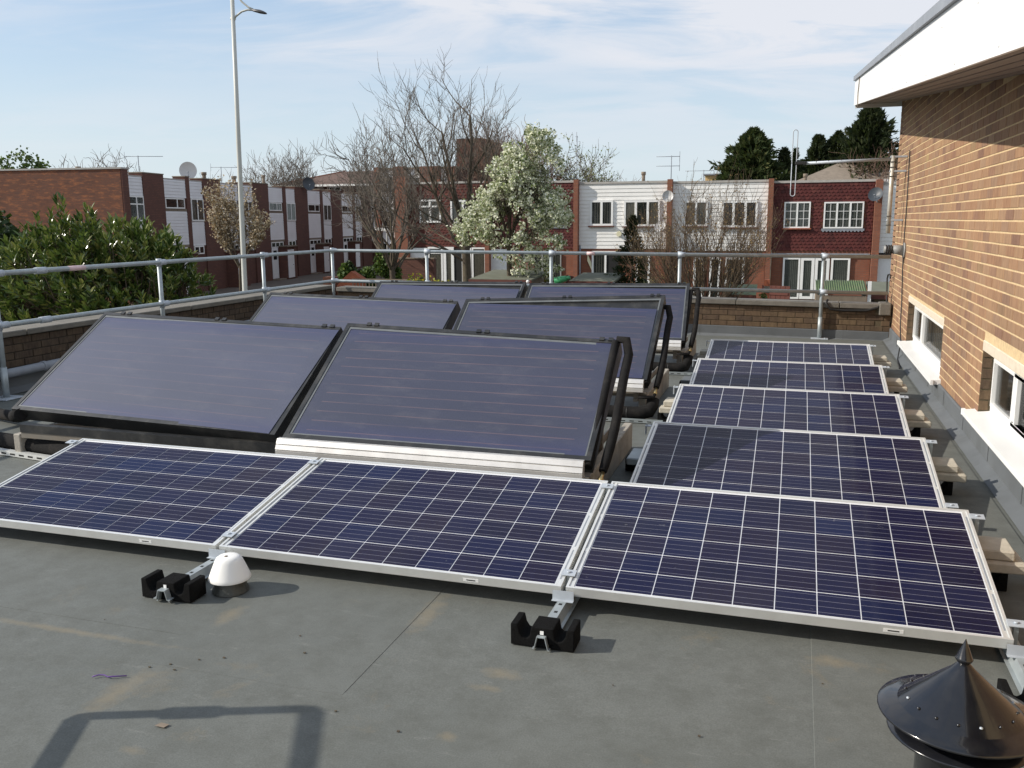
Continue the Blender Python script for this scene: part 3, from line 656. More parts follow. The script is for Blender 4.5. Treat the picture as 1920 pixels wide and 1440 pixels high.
# galvanised mounting rails with clamps (lying on the deck, running up the slope)
def mount_rail(x, y0, ln, label, mid=True, rows=(0,), front=True):
    r = empty('mounting_rail', label, 'rail', (x, y0, 0), 0, 'galvanised mounting rails under the solar panels')
    prof = [(-.042,.022),(-.026,.022),(-.016,.060),(.016,.060),(.026,.022),(.042,.022),(.042,.0245),(.028,.0245),(.018,.0635),(-.018,.0635),(-.028,.0245),(-.042,.0245)]
    MB().prism(prof, 1, 0, ln).build('channel', M['galv'], r)
    for k in range(5): MB().box(-.007,.007,.05+k*.075,.066+k*.075,.0636,.0641).build('slot', M['interior'], r)
    for rw in rows:
        yb = rw*PITCHY-y0
        for s_ in (.10, .93) if front else (.93,):
            cz = H0+s_*PL*sin(TILT)+.001; cyy = yb+s_*PL*cos(TILT)
            w = .03 if mid else .03
            c_ = MB().hexa([(-w,cyy-.022,cz-.001),(w,cyy-.022,cz-.001),(w,cyy+.022,cz+.0068),(-w,cyy+.022,cz+.0068)],[(-w,cyy-.022,cz+.002),(w,cyy-.022,cz+.002),(w,cyy+.022,cz+.0098),(-w,cyy+.022,cz+.0098)])
            c_.tube([(0,cyy,cz+.005),(0,cyy,cz+.012)], .008, 8).build('clamp', M['galv_pale'], r)
            MB().box(-.008,.008,cyy-.012,cyy+.012,.0642,cz-.003).build('clamp_bolt', M['galv'], r)
    MB().prism([(-.022,.0645),(-.022,.0665),(-.004,.0665),(-.0035,.105),(-.0015,.105),(-.0015,.0645)], 0, -.045, .045).build('front_bracket', M['galv_pale'], r, loc=(0, -y0-.0005, -.002)) if front else None
    return r
mount_rail(-.01, -.33, 2.5, 'galvanised slotted rail poking out under the joint of middle and right front panels', True)
mount_rail(-1.68, -.40, 1.75, 'galvanised rail behind the white vent cap under the left joint of the front panels', True)
mount_rail(-3.36, -.33, 1.55, 'galvanised rail under the outer left end of the front panel row', False)
mount_rail(1.675, -.36, 7.4, 'long galvanised rail under the right ends of the panel column beside the brick wall', False, rows=(0,1,2,3,4))
mount_rail(-.03, 2.2, 4.9, 'long galvanised rail under the left ends of the panel column behind the front row', False, rows=(), front=False)
for rw in range(1, 5):      # end clamps of the column's left side
    cyy = rw*PITCHY+.93*PL*cos(TILT); cz = H0+.93*PL*sin(TILT)
    cl = empty('end_clamp', ['', 'bright end clamp with purple cord at upper left corner of the second column panel', 'bright end clamp at upper left corner of the third column panel', 'bright end clamp at upper left corner of the fourth column panel', 'bright end clamp at upper left corner of the farthest column panel'][rw], 'clamp', (-.022, cyy, cz-.01), 0, 'end clamps at the panel corners')
    MB().box(-.022,.018,-.022,.022,.004,.010,c=.001).box(-.020,-.014,-.02,.02,-.05,.004).build('bracket', M['galv_pale'], cl)
    MB().tube([(-.012,0,.010),(-.012,0,.017)], .007, 8).build('bolt', M['galv'], cl)
# crumb rubber feet
def foot_mesh():
    P = [(-.125,0),(.125,0),(.125,.086),(.098,.086),(.090,.052),(.078,.034),(.062,.030),(.050,.040),(.043,.080),(-.043,.080),(-.050,.040),(-.062,.030),(-.078,.034),(-.090,.052),(-.098,.086),(-.125,.086)]
    return MB().prism(P, 1, -.055, .055)
fm = foot_mesh()
def foot(x, y, label, dz=.0076):
    r = empty('rubber_foot', label, 'rubber foot', (x, y, dz), 0, 'black rubber support feet')
    b = fm.build('block', M['black_rubber'], r); bv = b.modifiers.new('bevel', 'BEVEL'); bv.width = .004; bv.segments = 2; bv.angle_limit = radians(35)
    ch = MB().prism([(-.034,.002),(-.026,.002),(-.014,.050),(.014,.050),(.026,.002),(.034,.002),(.034,.005),(.028,.005),(.017,.053),(-.017,.053),(-.028,.005),(-.034,.005)], 1, -.075, -.056)
    ch.build('channel_end', M['galv'], r); MB().box(-.007,.007,-.0575,-.0551,.056,.070).build('clip', M['sticker'], r)
foot(-.01, -.275, 'black rubber foot on the deck in front of the joint between middle and right panels')
foot(-1.68, -.315, 'black rubber foot on the deck directly left of the white vent cap')
foot(1.675, -.31, 'black rubber foot at the lower right, half hidden behind the black cowl')
foot(-3.36, -.28, 'black rubber foot beneath the far left end of the front row')
for rw in range(0, 5):
    for x in (-.02, 1.66):
        if rw == 0 and x < 0: continue
        side = 'left' if x < 0 else 'right'; nth = ['front', 'second', 'third', 'fourth', 'farthest'][rw]
        foot(x, rw*PITCHY+.80, 'black rubber foot under slabs, %s end of the %s panel by the wall' % (side, nth))
# ballast slabs
def ballast(x, y, z, lx, ly, th, label, mat='slab', rz=0):
    tag(MB().box(-lx/2, lx/2, -ly/2, ly/2, 0, th, c=.006).build('ballast_slab', M[mat], loc=(x, y, z), rot=(0, 0, rz)), label, 'paving slab', 'ballast slabs under the panel column')
nth = ['front', 'second', 'third', 'fourth', 'farthest']
for rw in range(5):
    yc = rw*PITCHY+.83
    for side, x in (('left', .10), ('right', 1.62)):
        if rw == 0 and side == 'left': continue
        metal = (rw == 1 and side == 'left') or (rw == 3 and side == 'left')
        if metal:
            ballast(x-.0, yc-.12, .093, .42, .26, .045, 'dark steel topped slab poking out left of the %s panel by the wall' % nth[rw], 'galv' if rw == 1 else 'flashing')
        else:
            ballast(x, yc, .093, .46, .20, .045, 'lower pale slab of the pair at %s end of the %s panel by the wall' % (side, nth[rw]), rz=R.uniform(-.03,.03))
            ballast(x-(.02 if side == 'left' else .03)*(-1 if side == 'left' else 1), yc+.03, .139, .44, .19, .045, 'upper pale slab of the pair at %s end of the %s panel by the wall' % (side, nth[rw]), rz=R.uniform(-.04,.04))

# ------------------------------------------------------------------ solar thermal collectors
def collector(bl, br, tr, tl, label, pale=False, side_pipe=True, riser=False):
    bl, br, tr, tl = map(Vector, (bl, br, tr, tl)); nn_ = (br-bl).cross(tl-bl).normalized(); tr = tr-nn_*(tr-bl).dot(nn_); base = (bl+br)/2; base.z = 0
    r = empty('thermal_collector', label, 'solar collector', base, 0, 'large dark thermal collectors on the flat roof')
    n = (br-bl).cross(tl-bl).normalized(); bl, br, tr, tl = [p_-base for p_ in (bl, br, tr, tl)]
    c4 = [bl, br, tr, tl]; dn = -n*.10
    def P(u, v, h=0): return (bl*(1-u)+br*u)*(1-v)+(tl*(1-u)+tr*u)*v+n*h
    MB().hexa([p_+dn for p_ in c4], [p_-n*.012 for p_ in c4]).build('casing', M['dark_frame'], r)
    W_ = (br-bl).length; H_ = (tl-bl).length; a, b = .030/W_, .032/H_
    def bar(name, u0, u1, v0, v1, h0, h1, mat): MB().hexa([P(u0,v0,h0),P(u1,v0,h0),P(u1,v1,h0),P(u0,v1,h0)],[P(u0,v0,h1),P(u1,v0,h1),P(u1,v1,h1),P(u0,v1,h1)]).build(name, mat, r)
    bar('edge_trim', 0, 1, 0, b, -.0115, .008, M['dark_frame']); bar('edge_trim', 0, 1, 1-b, 1, -.0115, .008, M['dark_frame'])
    bar('edge_trim', 0, a, b, 1-b, -.0115, .0075, M['dark_frame']); bar('edge_trim', 1-a, 1, b, 1-b, -.0115, .0075, M['dark_frame'])
    bar('glazing_seal', a, 1-a, b, b+.012/H_, -.0115, .0035, M['seal']); bar('glazing_seal', a, 1-a, 1-b-.02/H_, 1-b, -.0115, .0035, M['seal'])
    bar('glazing_seal', a, a+.016/W_, b+.012/H_, 1-b-.02/H_, -.0115, .003, M['seal']); bar('glazing_seal', 1-a-.012/W_, 1-a, b+.012/H_, 1-b-.02/H_, -.0115, .003, M['seal'])
    # glazed absorber: unit sheet mapped onto the four corners so its pattern keeps 0..1 coordinates
    g = MB().add([(0,0,0),(1,0,0),(1,1,0),(0,1,0)], [(0,1,2,3)]).build('absorber', M['absorber_pale' if pale else 'absorber'], r)
    q = [P(a+.014/W_,b+.010/H_), P(1-a-.010/W_,b+.010/H_), P(a+.014/W_,1-b-.018/H_)]
    ex, ey = q[1]-q[0], q[2]-q[0]
    g.matrix_local = Matrix(((ex.x, ey.x, n.x, q[0].x), (ex.y, ey.y, n.y, q[0].y), (ex.z, ey.z, n.z, q[0].z), (0,0,0,1)))
    for u_ in (.08, .5, .93):
        for k in range(2): bar('clip', u_+k*.03, u_+k*.03+.016, .985, 1.012, .0085, .016, M['dark_frame'])
    return r
ZB, ZT = .30, .91
collector((-4.47,1.52,ZB),(-2.20,1.34,ZB),(-2.16,2.16,ZT),(-4.36,2.40,ZT), 'large pale violet thermal collector at the left of the nearest pair', True)
collector((-2.12,1.30,ZB),(-.18,1.29,ZB),(-.17,2.06,ZT),(-2.10,2.17,ZT), 'large dark blue thermal collector at the right of the nearest pair')
collector((-4.42,3.96,.33),(-2.19,3.74,.33),(-2.15,4.42,.89),(-4.31,4.69,.89), 'thermal collector at the left of the middle pair', True)
collector((-2.09,3.72,.33),(-.25,3.71,.33),(-.22,4.52,.89),(-2.05,4.40,.89), 'thermal collector at the right of the middle pair')
collector((-4.12,6.10,.345),(-2.20,6.08,.345),(-2.16,6.74,.875),(-4.05,6.73,.875), 'thermal collector at the left of the farthest pair', True)
collector((-2.13,6.07,.345),(-.22,6.05,.345),(-.26,6.78,.875),(-2.12,6.75,.875), 'thermal collector at the right of the farthest pair')
rows_c = [(1.29, .30, 2.10, .91, -2.12, -.18, 'nearest'), (3.71, .33, 4.48, .89, -2.09, -.24, 'middle'), (6.05, .345, 6.76, .875, -2.13, -.22, 'farthest')]
for (yb, zb, yt, zt, xa, xb, wd) in rows_c:
    # ribbed aluminium fairing under the right collector
    m = MB(); y = yb-.08; z0 = zb-.085; z1 = zb+.012
    P = [(y,z0),(y,z0+.028),(y+.006,z0+.030),(y+.006,z0+.034),(y,z0+.036),(y+.012,z0+.062),(y+.020,z0+.063),(y+.022,z0+.067),(y+.014,z0+.069),(y+.030,z1),(y+.06,z1),(y+.06,z0)]
    m.prism(P, 0, xa, xb-.03)
    tag(m.build('aluminium_fairing', M['alu_bright']), 'ribbed bright aluminium fairing along the lower front of the right collector in the %s pair' % wd, 'metal fairing', 'aluminium fairings under the collectors')
    # support stand: angle iron legs front and back plus cross bars
    st = empty('collector_stand', 'dark steel angle stand holding up the %s pair of collectors' % wd, 'support frame', ((xa+xb)/2-1, yb+.4, 0), 0, 'steel stands under the thermal collectors')
    ox, oy = (xa+xb)/2-1, yb+.4
    for x in (xb-.10, xa+.1):
        MB().box(x-.02-ox, x+.02-ox, yt-.10-oy, yt-.065-oy, .17, zt-.28).build('rear_leg', M['steel_dull'], st)
        MB().box(x-.02-ox, x+.02-ox, yb+.02-oy, yb+.05-oy, .15, zb-.09).build('front_leg', M['steel_dull'], st)
        MB().box(x-.02-ox, x+.015-ox, yb-oy, yt-.05-oy, .150, .172).build('base_bar', M['steel_dull'], st)
    MB().box(xb-.155-ox, xb-.12-ox, yt-.28-oy, yt-.10-oy, .10, zt-.38).build('side_plate', M['dark_frame'], st)
    MB().box(xa-2.1-ox, xb-.02-ox, yb+.055-oy, yb+.095-oy, zb-.15, zb-.11).build('cross_bar', M['steel_dull'], st)
    MB().box(xa-2.1-ox, xa-.06-ox, yb+.0-oy+.05, yb+.055-oy+.05, zb-.11, zb-.055).build('cross_bar', M['dark_frame'], st)
    for x, sd in ((xb-.055, 'right'), (xa-2.35+.2, 'left'), (xa-.10, 'middle')):
        tag(MB().box(-.03, .03, -.72, .72, 0, .165 if sd != 'right' else .18, c=.006).build('kerb_stone', M['concrete'], loc=(x, yb+.78, .005)), 'weathered concrete kerb stone at the %s end of the %s collector pair' % (sd, wd), 'kerb stone', 'concrete ballast kerbs')
    tag(MB().box(-.004, .004, -.5, .5, 0, .055).box(-.05, -.004, -.5, .5, 0, .006).build('steel_angle', M['steel_dull'], loc=(xb-.115, yb+.85, .172)), 'rusty steel angle standing inside the right kerb stone of the %s collector pair' % wd, 'steel angle', 'steel angles on the kerbs')
    # insulated pipes
    n_ = 'black foam-lagged pipe running down the right side of the %s collector pair' % wd
    pr = empty('lagged_pipe', n_, 'insulated pipe', (xb+.02, yb, 0), 0, 'lagged pipes of the collectors')
    bx, by = xb+.02, yb
    q = MB(); wob = []
    for k in range(13):
        s_ = k/12; yy = yb+.03+(yt-yb-.10)*s_; zz = zb-.06+(zt-zb-.06)*s_; bow = sin(pi*s_)
        wob.append((.042+.010*bow+.006*sin(6*s_)+.012*s_, yy-by, zz+.012*bow))
    q.tube([(-.03, wob[-1][1]+.03, zt-.03)]+[(.03, wob[-1][1]+.03, zt-.035)]+wob[::-1], [.02,.03]+[.028]*11+[.027,.024], 12); q.build('foam_sleeve', M['foam'], pr)
    MB().tube([(-.032,.0,zb-.035),(-.036,(yt-yb)*.94,zt-.05)], .024, 8).build('foam_sleeve', M['foam'], pr)
    MB().tube([(wob[0][0],wob[0][1]-.005,zb-.065),(wob[0][0],-.03,zb-.10)], .012, 8).tube([(wob[0][0]+.004,-.02,zb-.085),(wob[0][0]-.004,-.026,zb-.105)], .019, 6).build('valve', M['brass'], pr)
    MB().tube([(wob[0][0],-.03,zb-.10),(wob[0][0]-.01,-.045,zb-.125),(-.03,-.05,zb-.13),(-.09,-.05,zb-.13)], .014, 8).build('elbow', M['foam'], pr)
    if wd != 'nearest':
        lp_ = [(.02,.02,zb-.16),(.02,-.01,.13),(.0,-.04,.085),(-.06,-.06,.07),(-.16,-.06,.068),(-.6,-.055,.07),(-2.0,-.05,.07)]
        MB().tube(lp_, .052, 12).build('foam_sleeve', M['foam'], pr)
        MB().tube([(-.17,-.06,.068),(-.178,-.06,.068)], .0535, 12).build('cable_tie', M['cable'], pr)
    su = MB(); L = 2.1; su.prism([(-.02,.006),(-.02,.030),(-.018,.030),(-.018,.008),(.018,.008),(.018,.030),(.02,.030),(.02,.006)], 0, -L, .12)
    sx_ = empty('slotted_strut', 'galvanised slotted strut lying on the deck in front of the %s collector pair' % wd, 'metal strut', (xb+.02, yb+(.22 if wd == 'middle' else .33 if wd == 'farthest' else .16), .004), 0, 'slotted struts on the deck')
    sx_.location.y = yb-.13
    su.build('channel', M['galv'], sx_)
    for k in range(26): MB().box(.07-k*.07, .105-k*.07, -.0204, -.0201, .014, .022).build('slot', M['interior'], sx_)
# left end: feed pipes of the nearest pair
lf = empty('lagged_feed_pipe', 'thick black lagged pipe lying at the far left in front of the pale collector', 'insulated pipe', (-4.2, 1.35, 0))
MB().tube([(-1.4,.28,.075),(-.4,.14,.075),(.6,.0,.075),(1.4,-.1,.075)], .058, 14).build('foam_sleeve', M['foam'], lf)
MB().tube([(-.18,.16,.27),(-.30,.22,.24),(-.42,.40,.20),(-.62,.62,.14),(-.9,.8,.07),(-1.4,.95,.06)], .045, 12).build('foam_sleeve', M['foam'], lf)
ls = empty('slotted_strut', 'bright slotted strut edging the deck at the far left beside the lagged pipe', 'metal strut', (-4.2, 1.35, 0.004), 0, 'slotted struts on the deck')
MB().hexa([(-1.4,.16,.004),(1.3,-.19,.004),(1.3,-.15,.004),(-1.4,.20,.004)],[(-1.4,.16,.040),(1.3,-.19,.040),(1.3,-.15,.040),(-1.4,.20,.040)]).build('channel', M['alu'], ls)
for k in range(30):
    f_ = k/30; x = -1.4+2.7*f_; y = .16-.35*f_-.0004; MB().add([(x,y,.014),(x+.05,y-.0065,.014),(x+.05,y-.0065,.026),(x,y,.026)], [(0,1,2,3)]).build('slot', M['interior'], ls, loc=(0,-.0006,0))
# white ball on top of the far pair
tag(MB().lathe([(0.001,-.02),(.014,-.016),(.02,0),(.014,.016),(.001,.02)], 14).build('plastic_ball', M['vent_white'], loc=(-2.14, 6.73, .90)), 'tiny white ball on the joint of the farthest collector pair', 'ball')

# ------------------------------------------------------------------ roof vents and small things
vc = empty('vent_cap', 'white conical plastic vent cap on a black wrapped stub on the deck', 'roof vent', (-1.478, -.195, .0075)); vc.scale = (.88, .88, .93)
MB().lathe([(.092,0),(.088,.012),(.080,.03),(.076,.07),(.074,.10),(.0,.10)], 28).build('wrapped_stub', M['felt_wrap'], vc)
cap = MB().lathe([(.060,.062),(.103,.060),(.1045,.064),(.099,.078),(.085,.112),(.068,.150),(.060,.163),(.050,.170),(.035,.174),(.001,.176)], 40).build('cap', M['vent_white'], vc)
MB().lathe([(.009,.1750),(.009,.1766),(.001,.1768)], 10, .0, -.02).build('cap_hole', M['timber_grey'], cap)
P_ = [(-1.56,-.27),(-1.35,-.27),(-1.33,-.12),(-1.57,-.12)]
cw = empty('chimney_cowl', 'large glossy black conical chimney cowl with spiked finial at the lower right corner', 'chimney cowl', (1.315, -.915, 0))
n = 44; prof = [(.001,.452),(.012,.450),(.016,.444),(.030,.428),(.085,.378),(.155,.318)]
MB().lathe([(.155,.3175),(.085,.378),(.030,.428),(.014,.446),(.001,.453)], n).build('cone', M['gloss_black'], cw)
MB().lathe([(.205,.296),(.2055,.3),(.203,.303),(.18,.309),(.1545,.3185)], n).build('brim', M['gloss_black'], cw)
MB().lathe([(.150,.285),(.19,.288),(.2035,.2955)], n).build('brim_underside', M['gloss_black'], cw)
MB().lathe([(.010,.440),(.020,.452),(.0225,.457),(.020,.461),(.001,.512)], 18).build('finial', M['gloss_black'], cw)
MB().lathe([(.10,0),(.10,.20),(.115,.215),(.175,.238),(.178,.242),(.176,.246),(.15,.252),(.10,.262),(.098,.29)], n).build('lower_hood', M['gloss_black'], cw)
for k in range(16):
    a_ = 2*pi*k/16+.2; MB().lathe([(.0045,-.001),(.004,.002),(.0005,.0032)], 8).build('rivet', M['galv_pale'] if k % 4 == 0 else M['gloss_black'], cw, loc=(.135*cos(a_), .135*sin(a_), .337))
tag(MB().tube([(-.055,-.02,.008),(-.04,-.003,.009),(-.02,.002,.009),(.0,-.004,.008),(.02,.004,.009),(.06,.022,.008)], .0022, 6).build('purple_tie', M['purple'], loc=(-1.44, -.985, .003)), 'short purple cable tie lying on the deck at the lower left', 'cable tie')
dr = MB(); rr = random.Random(5)
for (x, y) in [(-1.21,-.78),(-1.29,-.84),(-1.35,-.88),(-1.13,-.74),(-1.25,-.87),(-.86,-.62),(.15,-1.1),(.50,-1.05),(-.3,-1.0),(-.55,-.95),(.62,-.75),(-1.8,-.6),(1.0,-.3),(.3,-.52),(-.95,-.5)]:
    s_ = rr.uniform(.002,.0045); dr.box(x-s_, x+s_, y-s_*.7, y+s_*.7, .0066, .0066+s_*.7)
tag(dr.build('debris_crumbs', M['bark']), 'tiny dark crumbs of debris scattered on the front deck', 'debris', kind='stuff')
tag(MB().add([(-.02,-.01,.0072),(.018,-.012,.0072),(.024,.008,.0085),(-.01,.012,.0072)], [(0,1,2,3)]).build('dry_leaf', M['timber_grey'], loc=(-1.05,-1.19,.002)), 'small dry brown leaf on the deck inside the rail shadow', 'leaf')

# ------------------------------------------------------------------ houses
def cladding(x0, x1, z0, z1, mat, parent, y=-.02, bh=.145, name='cladding'):
    m = MB(); z = z0
    while z < z1-.01:
        t_ = min(bh, z1-z); m.add([(x0,y-.022,z),(x1,y-.022,z),(x1,y-.004,z+t_),(x0,y-.004,z+t_),(x0,y+.015,z),(x1,y+.015,z)], [(0,1,2,3),(4,5,1,0)]); z += t_
    m.add([(x0,y-.022,z0),(x0,y-.004,z1),(x0,.02,z1),(x0,.02,z0)], [(0,1,2,3)]); m.add([(x1,y-.022,z0),(x1,y-.004,z1),(x1,.02,z1),(x1,.02,z0)], [(3,2,1,0)])
    return tag(m.build(name, mat, parent), kind='stuff')
def tiles(x0, x1, z0, z1, mat, parent, y=-.02, w=.165, h=.125, shift=.33, hole=()):
    m = MB(); z = z1-h; row = 0
    while z > z0-.02:
        x = x0-w+((row*shift)%1)*w
        while x < x1:
            a, b = max(x, x0), min(x+w*.97, x1)
            if b-a > .02 and not any(b > q[0]+.02 and a < q[2]-.02 and z+h > q[1]+.03 and z < q[3]-.03 for q in hole):
                c_ = (a+b)/2; m.add([(a,y-.030,z+.015),(c_,y-.036,z-.028),(b,y-.024,z+.015),(b,y-.004,z+h+.02),(a,y-.008,z+h+.02),(a,y+.0,z+.015),(c_,y+.0,z-.028),(b,y+.0,z+.015)], [(0,1,2,3,4),(5,6,1,0),(6,7,2,1)])
            x += w
        z -= h; row += 1
    return tag(m.build('wall_tiles', mat, parent), kind='stuff')
def window(parent, x0, z0, x1, z1, lights=2, y=-.03, frame='white_pvc', F=.055, bars=None, curtain=None, sill=None, door=False, transom=None, cfrac=1.0, widths=None, blind=False, panel=0, label=None):
    m = MB(); d0, d1 = y-.045, y
    m.box(x0,x1,d0,d1,z1-F,z1).box(x0,x1,d0,d1,z0,z0+F).box(x0,x0+F,d0,d1,z0+F,z1-F).box(x1-F,x1,d0,d1,z0+F,z1-F)
    ed = [x0]+([x0+(x1-x0)*k/lights for k in range(1, lights)] if not widths else [x0+(x1-x0)*w_ for w_ in widths])+[x1]
    for e in ed[1:-1]: m.box(e-F*.6, e+F*.6, d0-.004, d1, z0+F, z1-F)
    if transom: m.box(x0+F, x1-F, d0-.002, d1, transom-F*.45, transom+F*.45)
    if panel: m.box(x0+F, x1-F, d0+.01, d1-.003, z0+F, z0+panel)
    w_ = m.build('door' if door else 'window', M[frame], parent)
    if label: w_['label'] = label
    MB().box(x0+.01, x1-.01, y-.006, y-.003, z0+.01, z1-.01).build('dark_room', M['interior'], w_)
    for k in range(len(ed)-1):
        a, b = ed[k]+F*.9, ed[k+1]-F*.9
        MB().box(a-.01, b+.01, y-.034, y-.030, z0+max(F,panel)-.01, z1-F+.01).build('pane', M['glass'], w_)
        if bars:
            bm = MB()
            for i in range(1, bars[0]): xx = a+(b-a)*i/bars[0]; bm.box(xx-.009, xx+.009, y-.0385, y-.0345, z0+F, z1-F)
            for j in range(1, bars[1]): zz = z0+F+(z1-z0-2*F)*j/bars[1]; bm.box(a, b, y-.0383, y-.0347, zz-.009, zz+.009)
            bm.build('glazing_bars', M[frame], w_)
    if curtain:
        cm = MB(); xx = x0+F
        span = (x1-x0-2*F)
        while xx < x1-F:
            f_ = (xx-x0-F)/span
            if cfrac >= 1 or f_ < cfrac/2 or f_ > 1-cfrac/2:
                if blind: cm.box(xx, min(xx+.055, x1-F), y-.020, y-.018, z0+F, z1-F-.02)
                else: cm.add([(xx,y-.012,z0+F),(min(xx+.035,x1-F),y-.024,z0+F),(min(xx+.035,x1-F),y-.024,z1-F),(xx,y-.012,z1-F)], [(0,1,2,3)]).add([(min(xx+.035,x1-F),y-.024,z0+F),(min(xx+.07,x1-F),y-.012,z0+F),(min(xx+.07,x1-F),y-.012,z1-F),(min(xx+.035,x1-F),y-.024,z1-F)], [(0,1,2,3)])
            xx += .105 if blind else .07
        if cm.v: cm.build('blind' if blind else 'curtain', M[curtain], w_)
    if sill: MB().box(x0-.06, x1+.06, y-.10, y-.001, z0-.05, z0-.002).build('sill', M[sill], w_)
    return w_
def dish(parent_name, loc, r, face, mat, label):
    d = empty('satellite_dish', label, 'satellite dish', loc, 0, 'satellite dishes on the terraces')
    f_ = Vector(face).normalized(); m = MB().lathe([(.001,0),(r*.4,.02*r*4),(r*.75,.055*r*4),(r,.10*r*4)], 24); m2 = m.build('bowl', mat, d)
    m2.data.materials[0] = mat; m2.rotation_euler = f_.to_track_quat('Z', 'Y').to_euler(); m2.scale = (1, 1.08, 1)
    c = f_*r*.9; MB().tube([Vector((0,0,-r*.8)), c+Vector((0,0,-r*.35))], .012, 6).tube([c+Vector((0,0,-r*.4)), c+Vector((0,0,-r*.25))], .03, 8).build('feed_arm', M['lead'], d)
    MB().tube([-f_*.02, -f_*.25+Vector((0,0,-.15)), -f_*.25+Vector((0,0,-.5))], .02, 6).build('bracket', M['lead'], d)
def aerial(loc, h, L, ang, label, n=8, rows=1, droop=0):
    d = empty('tv_aerial', label, 'aerial', loc, 0, 'television aerials on the roofs')
    MB().tube([(0,0,0),(0,0,h)], .018, 6).build('mast', M['lead'], d)
    m = MB()
    for q in range(rows):
        z = h-.04-q*.38; dx, dy = cos(ang), sin(ang)
        m.tube([(-dx*L*.35,-dy*L*.35,z-droop*.0),(dx*L*.65,dy*L*.65,z)], .012, 5)
        for k in range(n):
            t_ = -.33+k*.97/n; c = Vector((dx*L*t_, dy*L*t_, z)); e = Vector((-dy, dx, 0))*(.16 if k else .22); m.tube([c-e, c+e], .006, 4)
        m.tube([(-dx*L*.35,-dy*L*.35,z-.2),(-dx*L*.35,-dy*L*.35,z+.2)], .010, 4)
    m.build('elements', M['lead'], d)

# ---- left terrace, in shade: local x along the street front, local y into the houses
A0 = Vector((-26.2, 27.5, 0)); TH = atan2(.98904, -.14762)
def lt_loc(s, z=0): return (A0.x-.14762*s, A0.y+.98904*s, z)
PROF = {'ztA': 3.60, 'A': (2.78, 2.27, 2.15, .60, .44), }
def terrace_house(s0, piers, bays, label, end=None):
    r = empty('terraced_house', label, 'house', lt_loc(s0, GZ), TH, 'shaded terraced houses on the left'); oz = -GZ
    e = bays[-1][1]
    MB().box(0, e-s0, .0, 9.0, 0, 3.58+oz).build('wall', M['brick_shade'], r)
    MB().box(0, e-s0, -.03, 9.05, 3.585+oz, 3.64+oz).build('roof_edge', M['stone_trim'], r)
    for (a, b, ht, pr) in piers: MB().box(a-s0, b-s0, -pr, .6, 0, ht+oz).build('brick_pier', M['brick_shade'], r).data; MB().box(a-s0-.02, b-s0+.02, -pr-.02, .62, ht+oz+.001, ht+oz+.05).build('pier_coping', M['timber_grey'], r)
    for (a, b, kind, opt) in bays:
        x0, x1 = a-s0+.02, b-s0-.02
        if kind == 'A':
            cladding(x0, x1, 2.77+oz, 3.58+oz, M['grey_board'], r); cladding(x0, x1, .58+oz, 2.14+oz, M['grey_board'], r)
            window(r, x0+.02, 2.27+oz, x1-.22, 2.75+oz, 2, widths=[.6], curtain='curtain' if opt.get('c') else None, cfrac=.5, bars=opt.get('bars'))
            MB().box(x0, x1, -.035, .0, 2.15+oz, 2.26+oz).build('panel_band', M['timber_grey'], r)
            MB().box(x0, x1, -.04, .0, .46+oz, .575+oz).build('beam', M['timber_grey'], r)
            window(r, x0+.05, .13+oz, x1-.25, .45+oz, 3, F=.05)
            if opt.get('front'):
                d0 = x0+.06; window(r, d0, GZ+.12+oz, d0+.85, .12+oz, 1, F=.16, door=True, frame='door_white', panel=1.1)
                MB().box(d0-.1, d0+1.0, -.5, -.001, .0, .10).build('door_step', M['timber_grey'], r)
            a_ = x0+(1.08 if opt.get('front') else .35)
            dd = MB().box(a_, a_+.92, -.62, -.57, .12, 1.78).build('store_door', M['door_white'], r)
            MB().box(a_+.72, a_+.78, -.632, -.621, .85, .90).build('handle', M['print_black'], dd)
            MB().box(a_-.05, a_-.001, -.6, 0, 0, 1.95).box(a_+.921, a_+1.35, -.6, 0, 0, 1.95).box(a_-.001, a_+.92, -.56, -.45, 0, 1.95).build('store_wall', M['brick_shade'], r)
            MB().box(a_-.1, a_+1.4, -.66, -.001, 1.951, 2.02).build('store_roof', M['timber_grey'], r)
        else:
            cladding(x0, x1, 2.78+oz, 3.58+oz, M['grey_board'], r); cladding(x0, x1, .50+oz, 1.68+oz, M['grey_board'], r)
            window(r, x0+.01, 1.69+oz, x1-.03, 2.77+oz, 2, transom=None if opt.get('c') else 2.42+oz, curtain=opt.get('c'), cfrac=.7, F=.06)
            window(r, x0+.03, .08+oz, x1-.25, .49+oz, 2, F=.06)
    if end:
        MB().box(-10.9+0, -.001, 0, 0, 0, 0)
    return r
terrace_house(1.10, [(1.10,1.16,3.74,.05),(2.36,4.06,3.76,.07)], [(1.16,2.36,'B',{}),(4.06,6.05,'A',{})], 'end house of the shaded terrace, nearest its big blank orange gable wall') 
terrace_house(6.05, [(6.05,6.40,3.76,.05),(7.67,9.52,3.74,.07)], [(6.40,7.67,'B',{'c':'curtain_cream'}),(9.52,11.54,'A',{'c':1})], 'second house of the shaded terrace, with a big pale dish on its roof')
terrace_house(11.60, [(11.60,12.0,3.70,.10),(13.31,15.37,3.76,.07)], [(12.05,13.31,'B',{'c':'curtain'}),(15.37,17.44,'A',{'front':1,'bars':(2,1),'c':1})], 'third house of the shaded terrace, right behind the tan blossom tree')
terrace_house(17.44, [(17.46,17.93,3.72,.05),(19.34,21.37,3.76,.07)], [(17.93,19.34,'B',{'c':'curtain'}),(21.37,23.64,'A',{'front':1})], 'fourth house of the shaded terrace, with a dark dish on its pier')
